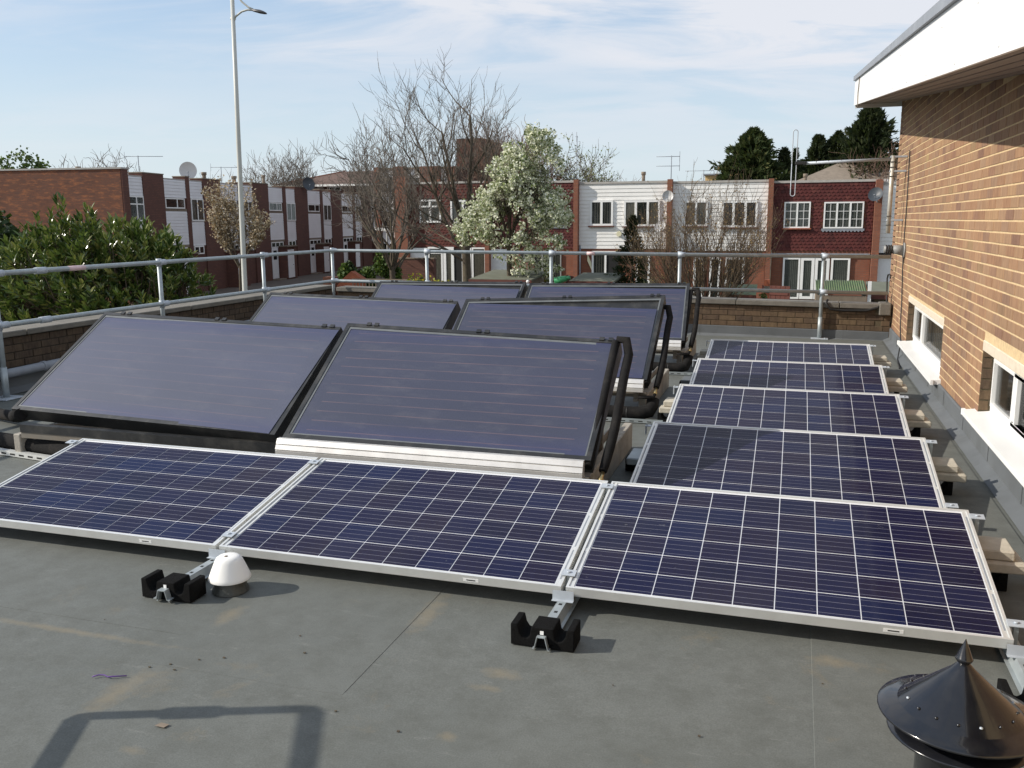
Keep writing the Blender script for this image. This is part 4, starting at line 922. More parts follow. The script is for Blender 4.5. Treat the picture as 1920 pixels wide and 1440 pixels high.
terrace_house(23.64, [(23.66,24.14,3.72,.05),(25.68,27.80,3.76,.07)], [(24.14,25.68,'B',{'c':'curtain'}),(27.80,30.18,'A',{'front':1})], 'fifth house of the shaded terrace, above the green planter shrubs')
terrace_house(30.18, [(30.20,30.79,3.72,.05),(32.29,34.54,3.76,.07)], [(30.79,32.29,'B',{'c':'curtain'}),(34.54,37.5,'A',{})], 'farthest house of the shaded terrace, beside the tall block')
# big blank gable wall
gb = empty('gable_wall', 'large blank mottled orange brick gable wall above the laurel at the left', 'wall', (-25.95, 28.35, GZ), TH)
MB().box(-.55, -.12, -.05, .02, 0, 5.62).build('brick_pier', M['brick_shade'], gb)
MB().box(-.56, .0, .021, 14, 0, 5.62).build('brickwork', M['brick_gable'], gb)
MB().box(-.60, -.08, -.07, 14.1, 5.621, 5.69).build('coping', M['stone_trim'], gb)
gb.rotation_euler.z = TH
dish('d', (-28.2, 35.3, 4.12), .42, (.55,-.80,.25), M['dish_pale'], 'large pale dish above the second house of the shaded left terrace')
dish('d', (-28.9, 48.1, 3.95), .40, (.75,-.6,.3), M['dish_dark'], 'dark dish high on a brick pier of the fourth shaded house')
dish('d', (-30.2, 60.2, 3.8), .40, (.75,-.6,.3), M['dish_dark'], 'dark dish half lost in branches on the farthest shaded house')
aerial((-28.0, 31.5, 3.6), 1.05, 1.7, .4, 'long television aerial above the end house of the shaded terrace', 9)
aerial((-28.6, 38.6, 3.6), .95, 1.5, .5, 'television aerial just left of the lamp post, on the second shaded house roof', 7)
def flue(loc, h, r_, label): tag(MB().tube([(0,0,0),(0,0,h)], r_, 10).tube([(0,0,h-.12),(0,0,h+.02)], r_*1.35, 10).build('flue_pipe', M['timber_grey'], loc=loc), label, 'flue', 'flues on the flat roofs')
flue((-33.0, 33.2, 3.6), .75, .10, 'stubby dark flue on the gable roof in front of the bare tree'); flue((-30.5, 42.5, 3.6), .65, .12, 'short tan flue right behind the lamp post'); flue((-30.0, 44.8, 3.6), .8, .09, 'thin flue just right of the lamp post top edge of the terrace'); flue((-27.8,36.0,3.6), .5,.1,'small flue beside the large pale dish')
# small signs on the near pier
for (s_, z_, w_, h_, nm, lb) in ((3.55, .95, .42, .55, 'cream', 'cream rectangular sign on the nearest brick pier above the laurel'),):
    tag(MB().box(0, w_, -.33, -.302, 0, h_).build('wall_sign', M[nm], loc=lt_loc(s_, z_), rot=(0,0,TH)), lb, 'sign')

# ---- far terrace, sunlit: fronts face the camera at y = 34.2
YF = 34.2
def far_house(x0, x1, zt, zb, label, kind):
    r = empty('terraced_house', label, 'house', (x0, YF, GZ), 0, 'sunlit terraced houses across the back'); o = -GZ
    MB().box(.02, x1-x0-.02, 0, 8.5, 0, zt-.05+o).build('wall', M['brick_far' if kind != 'brown' else 'brick_shade'], r)
    MB().box(.0, x1-x0, -.07, 8.55, zt-.049+o, zt+.04+o).build('roof_edge', M['stone_trim'], r)
    return r
def pier(x0, x1, zt, r, rx, mat='brick_far'): MB().box(x0-rx, x1-rx, -.32, -.001, 0, zt-GZ).build('brick_pier', M[mat], r)
o = -GZ
# H6 (white, right edge)
h6 = far_house(3.97, 8.5, 2.93, .28, 'white boarded house at the far right, cut off by the brick wall', 'w'); cladding(.02, 4.5, .28+o, 2.88+o, M['white_board'], h6, bh=.15)
pier(3.72, 3.97, 3.06, h6, 3.97); MB().box(-.1, .8, -.07, -.03, 0, .12+o).build('door', M['door_white'], h6); MB().box(-.05, 1.0, -.2, -.001, .16+o, .27+o).build('lintel_beam', M['interior'], h6)
# H5 red tile
h5 = far_house(-.03, 3.72, 3.04, .25, 'dark red tile-hung house at the right of the sunlit terrace', 'r'); pier(-.23, -.03, 3.17, h5, -.03)
h5.location.x = -.03
W5 = [(.4+.03, 1.24+o, 1.42, 2.26+o), (1.92, 1.22+o, 3.38, 2.24+o)]
tiles(.0, 3.74, .27+o, 2.99+o, M['tile_red'], h5, hole=[(a,b,c,d) for a,b,c,d in W5])
window(h5, *W5[0], 2, y=-.045, bars=(2,3), curtain='curtain', sill='red_brick_plain'); window(h5, *W5[1], 3, y=-.045, bars=(2,3), curtain='curtain')
fl_ = MB().box(1.86, 3.44, -.075, -.046, 1.13+o, 1.215+o)
for k in range(12): fl_.tube([(1.93+.13*k,-.074,1.13+o),(1.93+.13*k,-.05,1.13+o)], .045, 10)
fl_.build('lead_flashing', M['lead'], h5); MB().box(0, 3.7, -.10, -.001, .19+o, .25+o).build('lead_strip', M['lead'], h5)
window(h5, .48, -1.56+o, 1.14, .08+o, 1, F=.07, curtain='curtain'); window(h5, 1.16, -1.56+o, 1.68, .08+o, 1, F=.11, door=True, curtain='curtain'); window(h5, 1.70, -1.56+o, 2.24, .08+o, 1, F=.11, door=True, curtain='curtain'); window(h5, 2.30, -1.0+o, 3.0, .08+o, 1, F=.08, curtain='curtain')
MB().box(.46, 3.02, -.09, -.0305, .085+o, .16+o).build('door_head', M['white_pvc'], h5)
# H4 white
h4 = far_house(-4.0, -.23, 3.10, .33, 'white boarded house behind the bare shrub in the sunlit terrace', 'w'); pier(-4.2, -4.0, 3.22, h4, -4.0)
cladding(.0, 3.77, .34+o, 3.05+o, M['white_board'], h4, bh=.155)
window(h4, .5, 1.33+o, 1.42, 2.35+o, 2, y=-.05, curtain='curtain_cream', sill='brown_wood', F=.07); window(h4, 1.98, 1.28+o, 3.38, 2.33+o, 3, y=-.05, sill='brown_wood', F=.08)
for a, b in ((.92, 1.36), (1.57, 2.0), (2.2, 2.96)): window(h4, a, -1.65+o, b, .08+o, 1, F=.09, door=True)
# H3 white
h3 = far_house(-7.93, -4.2, 3.14, .40, 'white boarded house with cream alarm box right of the blossom tree', 'w'); pier(-8.12, -7.93, 3.28, h3, -7.93)
cladding(.0, 3.73, .41+o, 3.09+o, M['white_board'], h3, bh=.155)
window(h3, .48, 1.37+o, 1.46, 2.42+o, 2, y=-.05, curtain='blind', blind=True, sill='brown_wood', F=.08); window(h3, 1.92, 1.34+o, 3.42, 2.40+o, 3, y=-.05, curtain='curtain_cream', cfrac=.7, sill='brown_wood', F=.08)
MB().tube([(1.73,-.055,1.03+o),(1.73,-.12,1.03+o)], [.12,.11], 8).build('alarm_box', M['cream'], h3)
window(h3, .57, -1.0+o, 1.2, .24+o, 1, F=.08, curtain='blind', blind=True); MB().box(1.21, 1.72, -.04, -.02, -1.4+o, .2+o).build('open_doorway', M['interior'], h3); window(h3, 2.45, -1.6+o, 3.05, .14+o, 1, F=.09, door=True)
MB().box(.57, 1.75, -.09, -.031, .245+o, .31+o).build('window_head', M['white_pvc'], h3)
MB().tube([(.05,-.05,-1.7+o),(.05,-.05,.55+o)], .035, 8).build('drain_pipe', M['lead'], h3)
# H2 red tile, H1 brown
h2 = far_house(-11.9, -8.12, 3.22, .33, 'dark red tile-hung house hidden behind the white blossom tree', 'r'); pier(-12.1, -11.9, 3.3, h2, -11.9)
tiles(0, 3.78, .34+o, 3.17+o, M['tile_red'], h2, hole=[(1.95,1.4+o,3.4,2.42+o)]); window(h2, 1.95, 1.4+o, 3.4, 2.41+o, 3, y=-.05, frame='brown_wood')
MB().box(1.9,3.45,-.08,-.046,1.27+o,1.395+o).build('lead_flashing', M['lead'], h2)
MB().box(0,.84,-.05,-.003,0,.38+o).build('white_panel', M['door_white'], h2); window(h2, 1.5, -1.75+o, 3.2, .2+o, 2, curtain='blind', blind=True, frame='grey_plastic'); MB().box(1.35,1.5,-.05,-.003,0,.3+o).build('dark_post', M['interior'], h2)
h1 = far_house(-15.75, -12.1, 3.28, .44, 'brown tile-hung house behind the bare tree trunk', 'brown'); pier(-16.33, -15.75, 3.6, h1, -15.75)
tiles(0, 3.65, .45+o, 3.23+o, M['tile_brown'], h1, shift=.5, hole=[(.5,1.52+o,1.55,2.56+o),(1.98,1.5+o,3.2,2.54+o)])
window(h1, .5, 1.54+o, 1.53, 2.55+o, 2, y=-.05, curtain='curtain', F=.08, transom=2.25+o); window(h1, 1.99, 1.53+o, 3.17, 2.52+o, 2, y=-.05, curtain='curtain', F=.08)
MB().box(-.02,.82,-.07,-.003,0,.42+o).build('white_panel', M['door_white'], h1); window(h1, .85, -1.85+o, 1.57, .47+o, 1, curtain='curtain_cream', F=.08, transom=.2+o); window(h1, 1.6, -1.84+o, 2.1, .47+o, 1, F=.13, door=True, curtain='curtain_cream'); MB().box(2.12,2.45,-.04,-.003,-1.8+o,.4+o).build('open_doorway', M['interior'], h1); window(h1, 2.48, -1.83+o, 2.93, .47+o, 1, F=.1, door=True); window(h1, 2.96, -1.81+o, 3.62, .45+o, 1, F=.07, curtain='curtain_cream', transom=.2+o)
dish('d', (-4.15, 33.75, 2.52), .22, (.1,-1,.25), M['dish_pale'], 'grey dish on the pier between the two white houses'); dish('d', (-4.42, 33.75, 1.27), .24, (-.3,-1,.8), M['dish_pale'], 'lower grey dish tilted up beside the shrub'); dish('d', (3.72, 33.7, 2.45), .27, (-.35,-1,.55), M['dish_dark'], 'dark dish at the upper right of the red tile-hung house')
aerial((-4.15, 34.6, 3.1), 1.1, .95, pi+.15, 'double television aerial on the pier between the white houses', 7, 2); aerial((-3.3, 39.5, 3.1), .75, 1.3, pi+.1, 'low television aerial behind the roof of the white houses', 6); aerial((-8.1, 34.4, 3.1), 2.0, .05, 0, 'thin bare aerial mast beside the blossom tree', 1)
flue((-5.6, 36.5, 3.1), .55, .075, 'narrow tan flue on the left white house roof'); flue((1.15, 36.0, 3.0), .4, .07, 'small dark flue on the red tile-hung house roof')
# ---- taller block behind
tb = empty('tall_block', 'three-storey block with brick piers and white bays behind the bare tree', 'building', (-24.3, 48.4, GZ)); o = -GZ
TZ = 4.85
MB().box(0, 5.4, .05, 8, 0, TZ-.1+o).build('wall', M['brick_tower'], tb); MB().box(-.05, 5.45, -.05, 8, TZ-.1+o, TZ+.02+o).build('roof_edge', M['timber_grey'], tb)
for a, b, h in ((-.0,.35,TZ+.06),(1.3,2.15,TZ+.08),(3.1,4.4,TZ+.05),(4.9,5.4,TZ)): MB().box(a, b, -.25, .049, 0, h+o).build('brick_pier', M['brick_far'], tb)
for a, b in ((.35,1.3),(2.15,3.1),(4.4,4.9)):
    cladding(a+.01, b-.01, -.4+o, TZ-.1+o, M['white_board'], tb, y=.02, bh=.3)
    for z_ in (3.35, 1.25): window(tb, a+.05, z_+o, b-.05, z_+.95+o, 2, y=-.01, F=.06)
    window(tb, a+.05, -.6+o, b-.05, .3+o, 2, y=-.01, F=.06)
MB().box(4.3, 6.0, 3, 7, TZ+o, 6.75+o).build('roof_tower', M['brick_tower'], tb)
# ---- hip roofed building behind the left terrace
hb = empty('hip_roof_block', 'long brick building with brown hipped tile roof behind the shaded terrace', 'building', (-37, 68, GZ)); o = -GZ
MB().box(-4.3, 12, -2.5, 6, 0, 4.70+o).build('wall', M['brick_shade'], hb)
z0, z1 = 4.72+o, 6.0+o
MB().add([(-4.9,-3.0,z0),(3.2,-3.0,z0),(12.5,-2.6,z0),(12.5,6.5,z0),(-4.9,6.5,z0),(-.5,1.6,z1),(8.6,1.6,z1)], [(0,1,2,6,5),(2,3,6),(3,4,5,6),(4,0,5),(4,3,2,1,0)]).build('roof', M['roof_tile'], hb)
MB().tube([(-4.9,-3.0,z0+.02),(-.5,1.6,z1+.02)], .07, 6).build('hip_ridge', M['roof_ridge'], hb)
MB().box(-4.9, 12.5, -3.05, -3.0, z0-.18, z0-.01).build('gutter', M['white_board'], hb)
for k in range(5): window(hb, -2.5+2.6*k, 3.5+o, -1.4+2.6*k, 4.5+o, 2, y=-2.53)
# ---- pale house and tan building behind the right terrace
ph = empty('pale_house', 'pale house with grey-brown tiled hip roof among the conifers', 'house', (3.2, 49.5, GZ))
MB().box(-2.0, 3, 0, 5, 0, 3.65+o).build('wall', M['white_board'], ph)
MB().add([(-2.4,-.4,3.66+o),(3.4,-.4,3.66+o),(3.4,5.4,3.66+o),(-2.4,5.4,3.66+o),(.2,2.2,4.85+o),(1.4,2.2,4.85+o)], [(0,1,5,4),(1,2,5),(2,3,4,5),(3,0,4),(3,2,1,0)]).build('roof', M['grey_roof_tile'], ph)
MB().box(-2.45, 3.4, -.46, -.38, 3.52+o, 3.66+o).build('gutter', M['white_pvc'], ph)
window(ph, -.9, 2.9+o, .6, 3.5+o, 3, y=-.01)
tn = empty('tan_building', 'small tan rendered block peeping over the roof left of the conifers', 'building', (-5.1, 59.3, GZ)); MB().box(0, 1.7, 0, 4, 0, 4.52+o).build('wall', M['tan_render'], tn); MB().box(-.15, 1.8, -.15, 4, 4.521+o, 4.62+o).build('roof_edge', M['lead'], tn)

# ---- street lamp
la = empty('street_lamp', 'tall pale street lamp with a drooping dark head on a curved twin bracket', 'street lamp', (-15.62, 20.9, GZ)); la.rotation_euler = (0, .020, 0)
MB().tube([(0,0,0),(0,0,1.2),(0,0,1.25),(0,0,6.0),(0,0,10.75)], [.095,.095,.080,.070,.058], 14).build('column', M['lamp_paint'], la)
hd = Vector((.80, .06, 9.53))
MB().tube([(0,0,10.35),(.12,.01,10.08),(.30,.03,9.85),(.52,.05,9.68),(.66,.05,9.62)], .028, 8).build('upper_bracket', M['lamp_paint'], la)
MB().tube([(0,0,9.35),(.10,.01,9.45),(.28,.03,9.57),(.48,.04,9.615),(.66,.05,9.60)], .030, 8).build('lower_bracket', M['lamp_paint'], la)
MB().tube([(-.07,0,9.38),(.07,0,9.38)], .05, 8).build('collar', M['lamp_paint'], la)
hm = MB(); sec = [(.60,.02,.02),(.66,.05,.045),(.76,.09,.06),(.90,.115,.07),(1.02,.10,.055),(1.10,.05,.03),(1.125,.005,.005)]
n = 12; b = 0
for (x, w_, h_) in sec:
    for k in range(n):
        a_ = 2*pi*k/n; zz = 9.60-(x-.6)*.24+h_*sin(a_)*(1 if sin(a_) > 0 else .6); hm.v.append((x, .05+w_*cos(a_), zz))
for i in range(len(sec)-1):
    for k in range(n): hm.f.append([i*n+k, (i+1)*n+k, (i+1)*n+(k+1)%n, i*n+(k+1)%n]); hm.m.append(0); hm.sm.append(True)
hm.build('lamp_head', M['lamp_dark'], la)
sl = empty('small_street_sign', 'small pale sign on a short grey post near the far end of the shaded terrace', 'sign', (-20.6, 42.0, GZ))
MB().tube([(0,0,0),(0,0,3.0)], .05, 8).build('post', M['grey_plastic'], sl); MB().hexa([(-.75,-.1,2.95),(.1,-.1,2.85),(.1,.1,2.85),(-.75,.1,2.95)],[(-.75,-.1,3.1),(.1,-.1,3.0),(.1,.1,3.0),(-.75,.1,3.1)]).build('sign_head', M['white_pvc'], sl)

# ------------------------------------------------------------------ vegetation
def rvec(rr, s=1): return Vector((rr.gauss(0,s), rr.gauss(0,s), rr.gauss(0,s)))
def grow(rr, start, d, length, rad, level, out, tips, P):
    """recursive branch; out: (points, radii, level); tips: points near the ends of the fine wood"""
    n = 6 if level == 0 else (5 if level < 3 else 4); pts = [Vector(start)]; rads = [rad]; d = Vector(d).normalized(); end_r = rad*P.get('taper', .45)
    for i in range(n):
        d = (d + rvec(rr, P['wob'][min(level, len(P['wob'])-1)]) + Vector((0,0,1))*P['up'][min(level, len(P['up'])-1)]).normalized()
        pts.append(pts[-1]+d*length/n); rads.append(rad+(end_r-rad)*(i+1)/n)
    out.append((pts, rads, level))
    if level >= P['levels']:
        tips.extend(pts[1:]); return
    if level >= P['levels']-1: tips.extend(pts[3:])
    k = P['kids'][min(level, len(P['kids'])-1)]
    for j in range(k):
        t_ = rr.uniform(P.get('from', [.3])[min(level, len(P.get('from', [.3]))-1)], 1.0) if j else 1.0
        f = t_*n; i0 = min(int(f), n-1); p_ = pts[i0].lerp(pts[i0+1], f-i0); dd = (pts[i0+1]-pts[i0]).normalized()
        side = rvec(rr); side -= dd*side.dot(dd); side.normalize()
        a = radians(rr.uniform(*P['ang'][min(level, len(P['ang'])-1)]))
        nd = dd*cos(a)+side*sin(a)
        r0 = rads[i0]*(P.get('rk', .62))
        grow(rr, p_, nd, length*rr.uniform(*P['len'][min(level, len(P['len'])-1)]), max(r0, P.get('minr', .006)), level+1, out, tips, P)
def skeleton(seed, start, d, length, rad, P):
    rr = random.Random(seed); out = []; tips = []; grow(rr, start, d, length, rad, 0, out, tips, P); return out, tips
def wood(out, split, root, thick_mat, thin_mat):
    a, b = MB(), MB()
    for pts, rads, lv in out: (a if lv < split else b).tube(pts, rads, 7 if lv == 0 else (6 if lv < split else 3), caps=False)
    a.build('trunk', thick_mat, root); return b.build('twigs', thin_mat, root)
def clumps(rr, pts, n, spread, size, name, mat, root, flat=0.0, keep=None):
    m = MB(); V = m.v
    for _ in range(n):
        p_ = rr.choice(pts)+rvec(rr, spread)
        if keep and not keep(p_): continue
        s_ = rr.uniform(*size); u = rvec(rr).normalized(); w = u.orthogonal().normalized(); w = (w*cos(rr.uniform(0,6))+u.cross(w)*sin(rr.uniform(0,6))).normalized()
        b = len(V); V += [tuple(p_-u*s_*.5), tuple(p_+w*s_*.45+u*s_*.05), tuple(p_+u*s_*.55), tuple(p_-w*s_*.45+u*s_*.1)]
        m.f.append([b,b+1,b+2,b+3]); m.m.append(0); m.sm.append(False)
    return m.build(name, mat, root)
def tree_root(name, label, cat, x, y, group=None): return empty(name, label, cat, (x, y, GZ), 0, group)

# big bare tree: the trunk forks low, long limbs sweep up and out with upright shoots
t0 = tree_root('bare_tree', 'big bare tree with dark forked trunk and upright shoots in the middle', 'tree', -9.0, 23.2)
PB = dict(levels=4, kids=[5,6,6,4], wob=[.05,.13,.18,.22], up=[.02,.10,.16,.22], ang=[(24,50),(25,55),(25,60),(20,60)], len=[(.75,1.05),(.45,.75),(.40,.65),(.4,.7)], **{'from': [.45,.25,.2,.2]}, rk=.56, minr=.0085)
rr = random.Random(4); OUT = []; TIPS = []
trunk = [Vector((.05,0,0)),Vector((.02,0,1.0)),Vector((0,.0,2.2)),Vector((-.04,.0,3.0))]; OUT.append((trunk, [.20,.155,.14,.13], 0))
def limb(st, d, L, r, seed, lv=1):
    o_, t_ = [], []; P_ = dict(PB); q = random.Random(seed); grow(q, st, d, L, r, lv, o_, t_, P_); OUT.extend(o_); TIPS.extend(t_)
PB = dict(levels=4, kids=[5,8,6,4], wob=[.05,.055,.10,.14], up=[.02,.06,.12,.16], ang=[(24,50),(22,48),(25,50),(20,50)], len=[(.75,1.05),(.28,.52),(.40,.65),(.4,.7)], **{'from': [.45,.18,.2,.2]}, rk=.5, minr=.0075)
for k_, (st, d, L, r_) in enumerate([(trunk[3],(-.32,.1,1),4.2,.085),(trunk[3],(.06,.1,1),4.6,.09),((-.02,0,2.7),(.42,-.2,1),3.7,.06),((-.02,0,2.4),(-.85,.2,.95),4.4,.07),((0,0,2.1),(-1.0,-.4,.60),3.9,.05),
   ((-.05,0,3.0),(-.62,-.3,.85),3.9,.055),((.0,0,3.1),(.30,.4,1.0),3.4,.05),((0,0,2.5),(-.9,.6,.25),3.2,.04),((.02,0,2.5),(.55,.3,.45),2.2,.035),((.0,0,2.9),(-.12,-.5,1),3.6,.05)]): limb(st, d, L, r_, 21+k_)
for k in range(26):       # tall thin upright shoots
    x = rr.uniform(-2.4, 1.0); zt = 7.6-.36*abs(x+.2)**1.5+rr.uniform(-1.0,.3); st = Vector((x, rr.uniform(-.6,.6), zt-rr.uniform(1.2,2.0)))
    q = random.Random(200+k); o_, t_ = [], []; grow(q, st, (rr.uniform(-.12,.12),0,1), rr.uniform(1.0,1.6), .012, 3, o_, t_, dict(PB, up=[.3,.3,.3,.35,.3], len=[(.15,.25)], kids=[6,6,6,7])); OUT += o_
o_ = []; grow(random.Random(77), Vector((.0,0,6.0)), (.12,0,1), 2.9, .022, 3, o_, [], dict(PB, up=[.2]*4, len=[(.10,.2)], kids=[9,9,9,9], wob=[.07]*4)); OUT += o_
def shrink(p_): return Vector((p_.x*(.90 if p_.x < 0 else .82), p_.y*.9, p_.z if p_.z < 2.6 else 2.6+(p_.z-2.6)*.80))
OUT = [([shrink(p_) for p_ in pts], [q*.9 for q in r_] if lv else r_, lv) for pts, r_, lv in OUT]
wood(OUT, 3, t0, M['bark'], M['twig'])
def bare_tree(label, x, y, zbase, H, spread, seed, twig='twig', levels=4, n=1, bud=None, budn=0, cat='tree', name='bare_tree', lean=0, group='bare trees beyond the terraces', minr=.012, trunk_f=.3, kids=(6,6,5,4)):
    r = tree_root(name, label, cat, x, y, group); out = []; tips = []
    h0 = zbase-GZ
    P_ = dict(levels=levels, kids=list(kids), wob=[.05,.12,.16,.2], up=[.05,.10,.10,.12], ang=[(15,spread),(20,50),(25,55),(25,60)], len=[(.6,.95),(.5,.75),(.45,.7),(.4,.7)], **{'from': [.5,.25,.2,.2]}, rk=.58, minr=minr)
    HH = H-GZ
    q0 = random.Random(seed); th_ = HH*trunk_f; out.append(([Vector((0,0,0)), Vector((.02*th_,0,th_*.5)), Vector((0,0,th_))], [HH*.018, HH*.015, HH*.013], 0))
    nl_ = 11
    for k in range(nl_):
        a = 2*pi*k/nl_*1.62+q0.uniform(-.3,.3); e_ = radians(spread)*sqrt((k+.3)/nl_)*q0.uniform(.8,1.1); e_ = min(e_, 1.35)
        grow(random.Random(seed*31+k), (0,0,th_*q0.uniform(.72,1.0)), (sin(e_)*cos(a), sin(e_)*sin(a), cos(e_)), HH*.42*q0.uniform(.85,1.1), HH*.0075, 1, out, tips, P_)
    # normalise to the wanted height
    top = max(p_.z for pts, _, _ in out for p_ in pts); k = HH/top
    for i, (pts, rads, lv) in enumerate(out): out[i] = ([p_*k for p_ in pts], rads, lv)
    wood(out, 2, r, M['bark'], M[twig])
    if bud: clumps(random.Random(seed+1), [p_*k for p_ in tips], budn, .05, (.05,.12) if budn < 9000 else (.07,.16), 'buds', M[bud], r)
    return r
bare_tree('spreading bare tree just left of the big bare tree, against the tall block', -13.6, 27.5, 0, 5.8, 62, 31, 'twig', 4, kids=(6,5,4,3))
bare_tree('fine bare tree behind the shaded terrace left of the big bare tree', -19.2, 40.0, 0, 7.0, 55, 32, 'twig', 4, kids=(7,6,5,4))
bare_tree('reddish bare tree with dense fine twigs right behind the tall block tower', -14.5, 46, 0, 8.0, 40, 33, 'twig_red', 4, kids=(9,9,6,5), minr=.017)
bare_tree('bare tree with thin pale green buds at the right shoulder of the blossom tree', -11.0, 46.5, 0, 6.4, 55, 34, 'twig', 4, bud='bud_green', budn=4500, kids=(8,6,6,4), minr=.014)
bare_tree('small bare tree poking above the roof of the left white house', -10.8, 57.5, 0, 5.0, 40, 35, 'twig_red', 4)
bare_tree('wide flat bare tree above the blank gable wall', -44.3, 47.3, 0, 7.0, 68, 36, 'twig', 4, minr=.02, kids=(7,5,4,3))
bare_tree('round bare tree right of the lamp post behind the shaded terrace', -38.3, 60, 0, 8.2, 50, 37, 'twig', 4, kids=(8,7,6,4), minr=.018)
bare_tree('low bare tree glimpsed left of the lamp post above the shaded roofs', -41.5, 58, 0, 5.6, 55, 38, 'twig', 3, minr=.02)
bare_tree('bare brown tree half hidden behind the brick wall corner among conifers', 6.2, 48.0, 0, 6.6, 45, 39, 'twig_red', 4)
# leafing tree at the far left
lt = tree_root('leafing_tree', 'rounded tree coming into green leaf above the gable wall at the far left', 'tree', -57.5, 53.5)
o_, tp = skeleton(51, (0,0,0), (0,0,1), 3.8, .25, dict(levels=4, kids=[8,6,5,3], wob=[.05,.12,.15], up=[.0,.05,.05], ang=[(20,60),(25,55),(30,60)], len=[(.6,.9),(.5,.75),(.45,.7)], minr=.02))
top = max(p_.z for pts, _, _ in o_ for p_ in pts); k = 8.9/top; o_ = [([p_*k for p_ in pts], r_, lv) for pts, r_, lv in o_]; wood(o_, 2, lt, M['bark'], M['twig'])
clumps(random.Random(9), [p_*k for p_ in tp], 9000, .22, (.16,.34), 'crown', M['bush_green'], lt)

# white blossom tree
pt_ = tree_root('blossom_tree', 'white-flowering pear tree with dense pale blossom in front of the sunlit terrace', 'tree', -6.8, 20.8)
OUT = []; TIPS = []; rr = random.Random(61)
OUT.append(([Vector((.03,0,0)),Vector((0,0,1.2)),Vector((-.03,0,2.5)),Vector((0,0,2.9))], [.10,.085,.075,.07], 0))
PP = dict(levels=4, kids=[6,6,5,4], wob=[.05,.10,.14,.18], up=[.05,.12,.12,.1], ang=[(20,45),(20,50),(25,55),(25,60)], len=[(.6,.9),(.5,.75),(.5,.7),(.5,.7)], **{'from': [.4,.25,.2,.2]}, rk=.6, minr=.007)
for i, (d, L, r_, z) in enumerate([((.05,0,1),2.0,.06,2.9),((.4,.2,1),1.7,.045,2.8),((-.5,0,1),1.5,.045,2.8),((-.95,.1,.55),1.35,.035,2.6),((.9,.1,.6),1.2,.035,2.55),((.3,-.6,.8),1.4,.035,2.7),((-.2,.6,.8),1.4,.035,2.7),((1.0,-.3,.25),1.0,.025,2.5),((-.7,-.5,.5),1.1,.03,2.6),((.6,.4,1),1.6,.035,3.0),((.15,0,1),1.9,.04,3.3)]):
    o_, t_ = [], []; grow(random.Random(300+i), (0,0,z), d, L, r_, 1, o_, t_, PP); OUT += o_; TIPS += t_
PT = [(1.6,.25,.75),(2.1,.70,.80),(2.6,.98,.50),(3.0,1.48,.10),(3.6,1.60,.14),(4.35,1.18,.36),(5.05,.98,.52),(5.5,.66,.66),(5.95,.25,.72)]     # height, half width, centre
def pear_w(z):
    for (a, w0, c0), (b, w1, c1) in zip(PT, PT[1:]):
        if a <= z <= b: f = (z-a)/(b-a); return w0+(w1-w0)*f, c0+(c1-c0)*f
    return 0.0, 0.0
def pear_keep(p_):
    w, c = pear_w(p_.z); w *= 1+.16*sin(p_.z*7+p_.x*3)
    return w > 0 and (p_.x-c)**2+p_.y**2 < w*w
wood([([p_ for p_ in pts], r_, lv) for pts, r_, lv in OUT if pear_keep(pts[-1]) or lv < 2], 3, pt_, M['bark'], M['twig'])
tp = [p_ for p_ in TIPS if pear_keep(p_)]
# blossom gathers in fist-sized bunches
cent = [rr.choice(tp)+rvec(rr,.05) for _ in range(2000)]
for _ in range(620):
    z = rr.uniform(1.9, 5.9); w, c0 = pear_w(z); a = rr.uniform(0, 2*pi); q = sqrt(rr.uniform(.3,1))*w
    p_ = Vector((q*cos(a)+c0, q*sin(a), z)); 
    for _k in range(3): cent.append(p_+rvec(rr,.09))
for (lx_, lz_, lr_) in ((-1.42,3.25,.26),(-1.10,3.45,.28),(-1.2,2.95,.22),(-.75,3.1,.3),(1.45,4.0,.26),(1.62,3.45,.24),(1.15,2.4,.28),(-.45,4.5,.26),(-.5,4.1,.22),(1.35,4.9,.24),(.85,5.6,.24),(.25,5.15,.24),(1.4,2.8,.22),(-.6,3.8,.24),(1.2,3.5,.3),(.5,3.0,.3)):
    for _ in range(70):
        u = rvec(rr).normalized()*lr_*rr.uniform(.7,1); cent.append(Vector((lx_, rr.uniform(-.7,.2), lz_))+u)
cent = [c for c in cent if sin(c.x*3.1+1)*cos(c.z*2.7)+sin(c.y*3.3)*.5+.45*sin(c.x*7+c.z*6) > -.42]
clumps(rr, cent, 30000, .038, (.04,.085), 'blossom', M['blossom'], pt_)

# tan blossom tree by the lamp
ct = tree_root('small_blossom_tree', 'small vase-shaped tree with tan white blossom directly behind the lamp post', 'tree', -18.25, 24.6)
OUT = []; TIPS = []
OUT.append(([Vector((.05,0,0)),Vector((-.04,0,.9)),Vector((.02,0,1.9))], [.07,.055,.05], 0))
PC = dict(levels=3, kids=[6,7,5], wob=[.04,.07,.1], up=[.05,.10,.12], ang=[(15,35),(12,35),(15,40)], len=[(.6,.9),(.45,.7),(.4,.6)], **{'from': [.3,.2,.2]}, rk=.6, minr=.008)
for i, (d, L) in enumerate([((-.62,0,1),1.9),((-.35,.2,1),1.8),((-.15,-.2,1),1.9),((.1,.1,1),2.0),((.35,-.1,1),1.8),((.6,.1,1),1.7),((.5,.4,1),1.5),((-.5,-.3,1),1.6),((-.75,.1,.8),1.5),((.75,0,.8),1.4)]):
    o_, t_ = [], []; grow(random.Random(400+i), (0,0,1.75), d, L, .03, 1, o_, t_, PC); OUT += o_; TIPS += t_
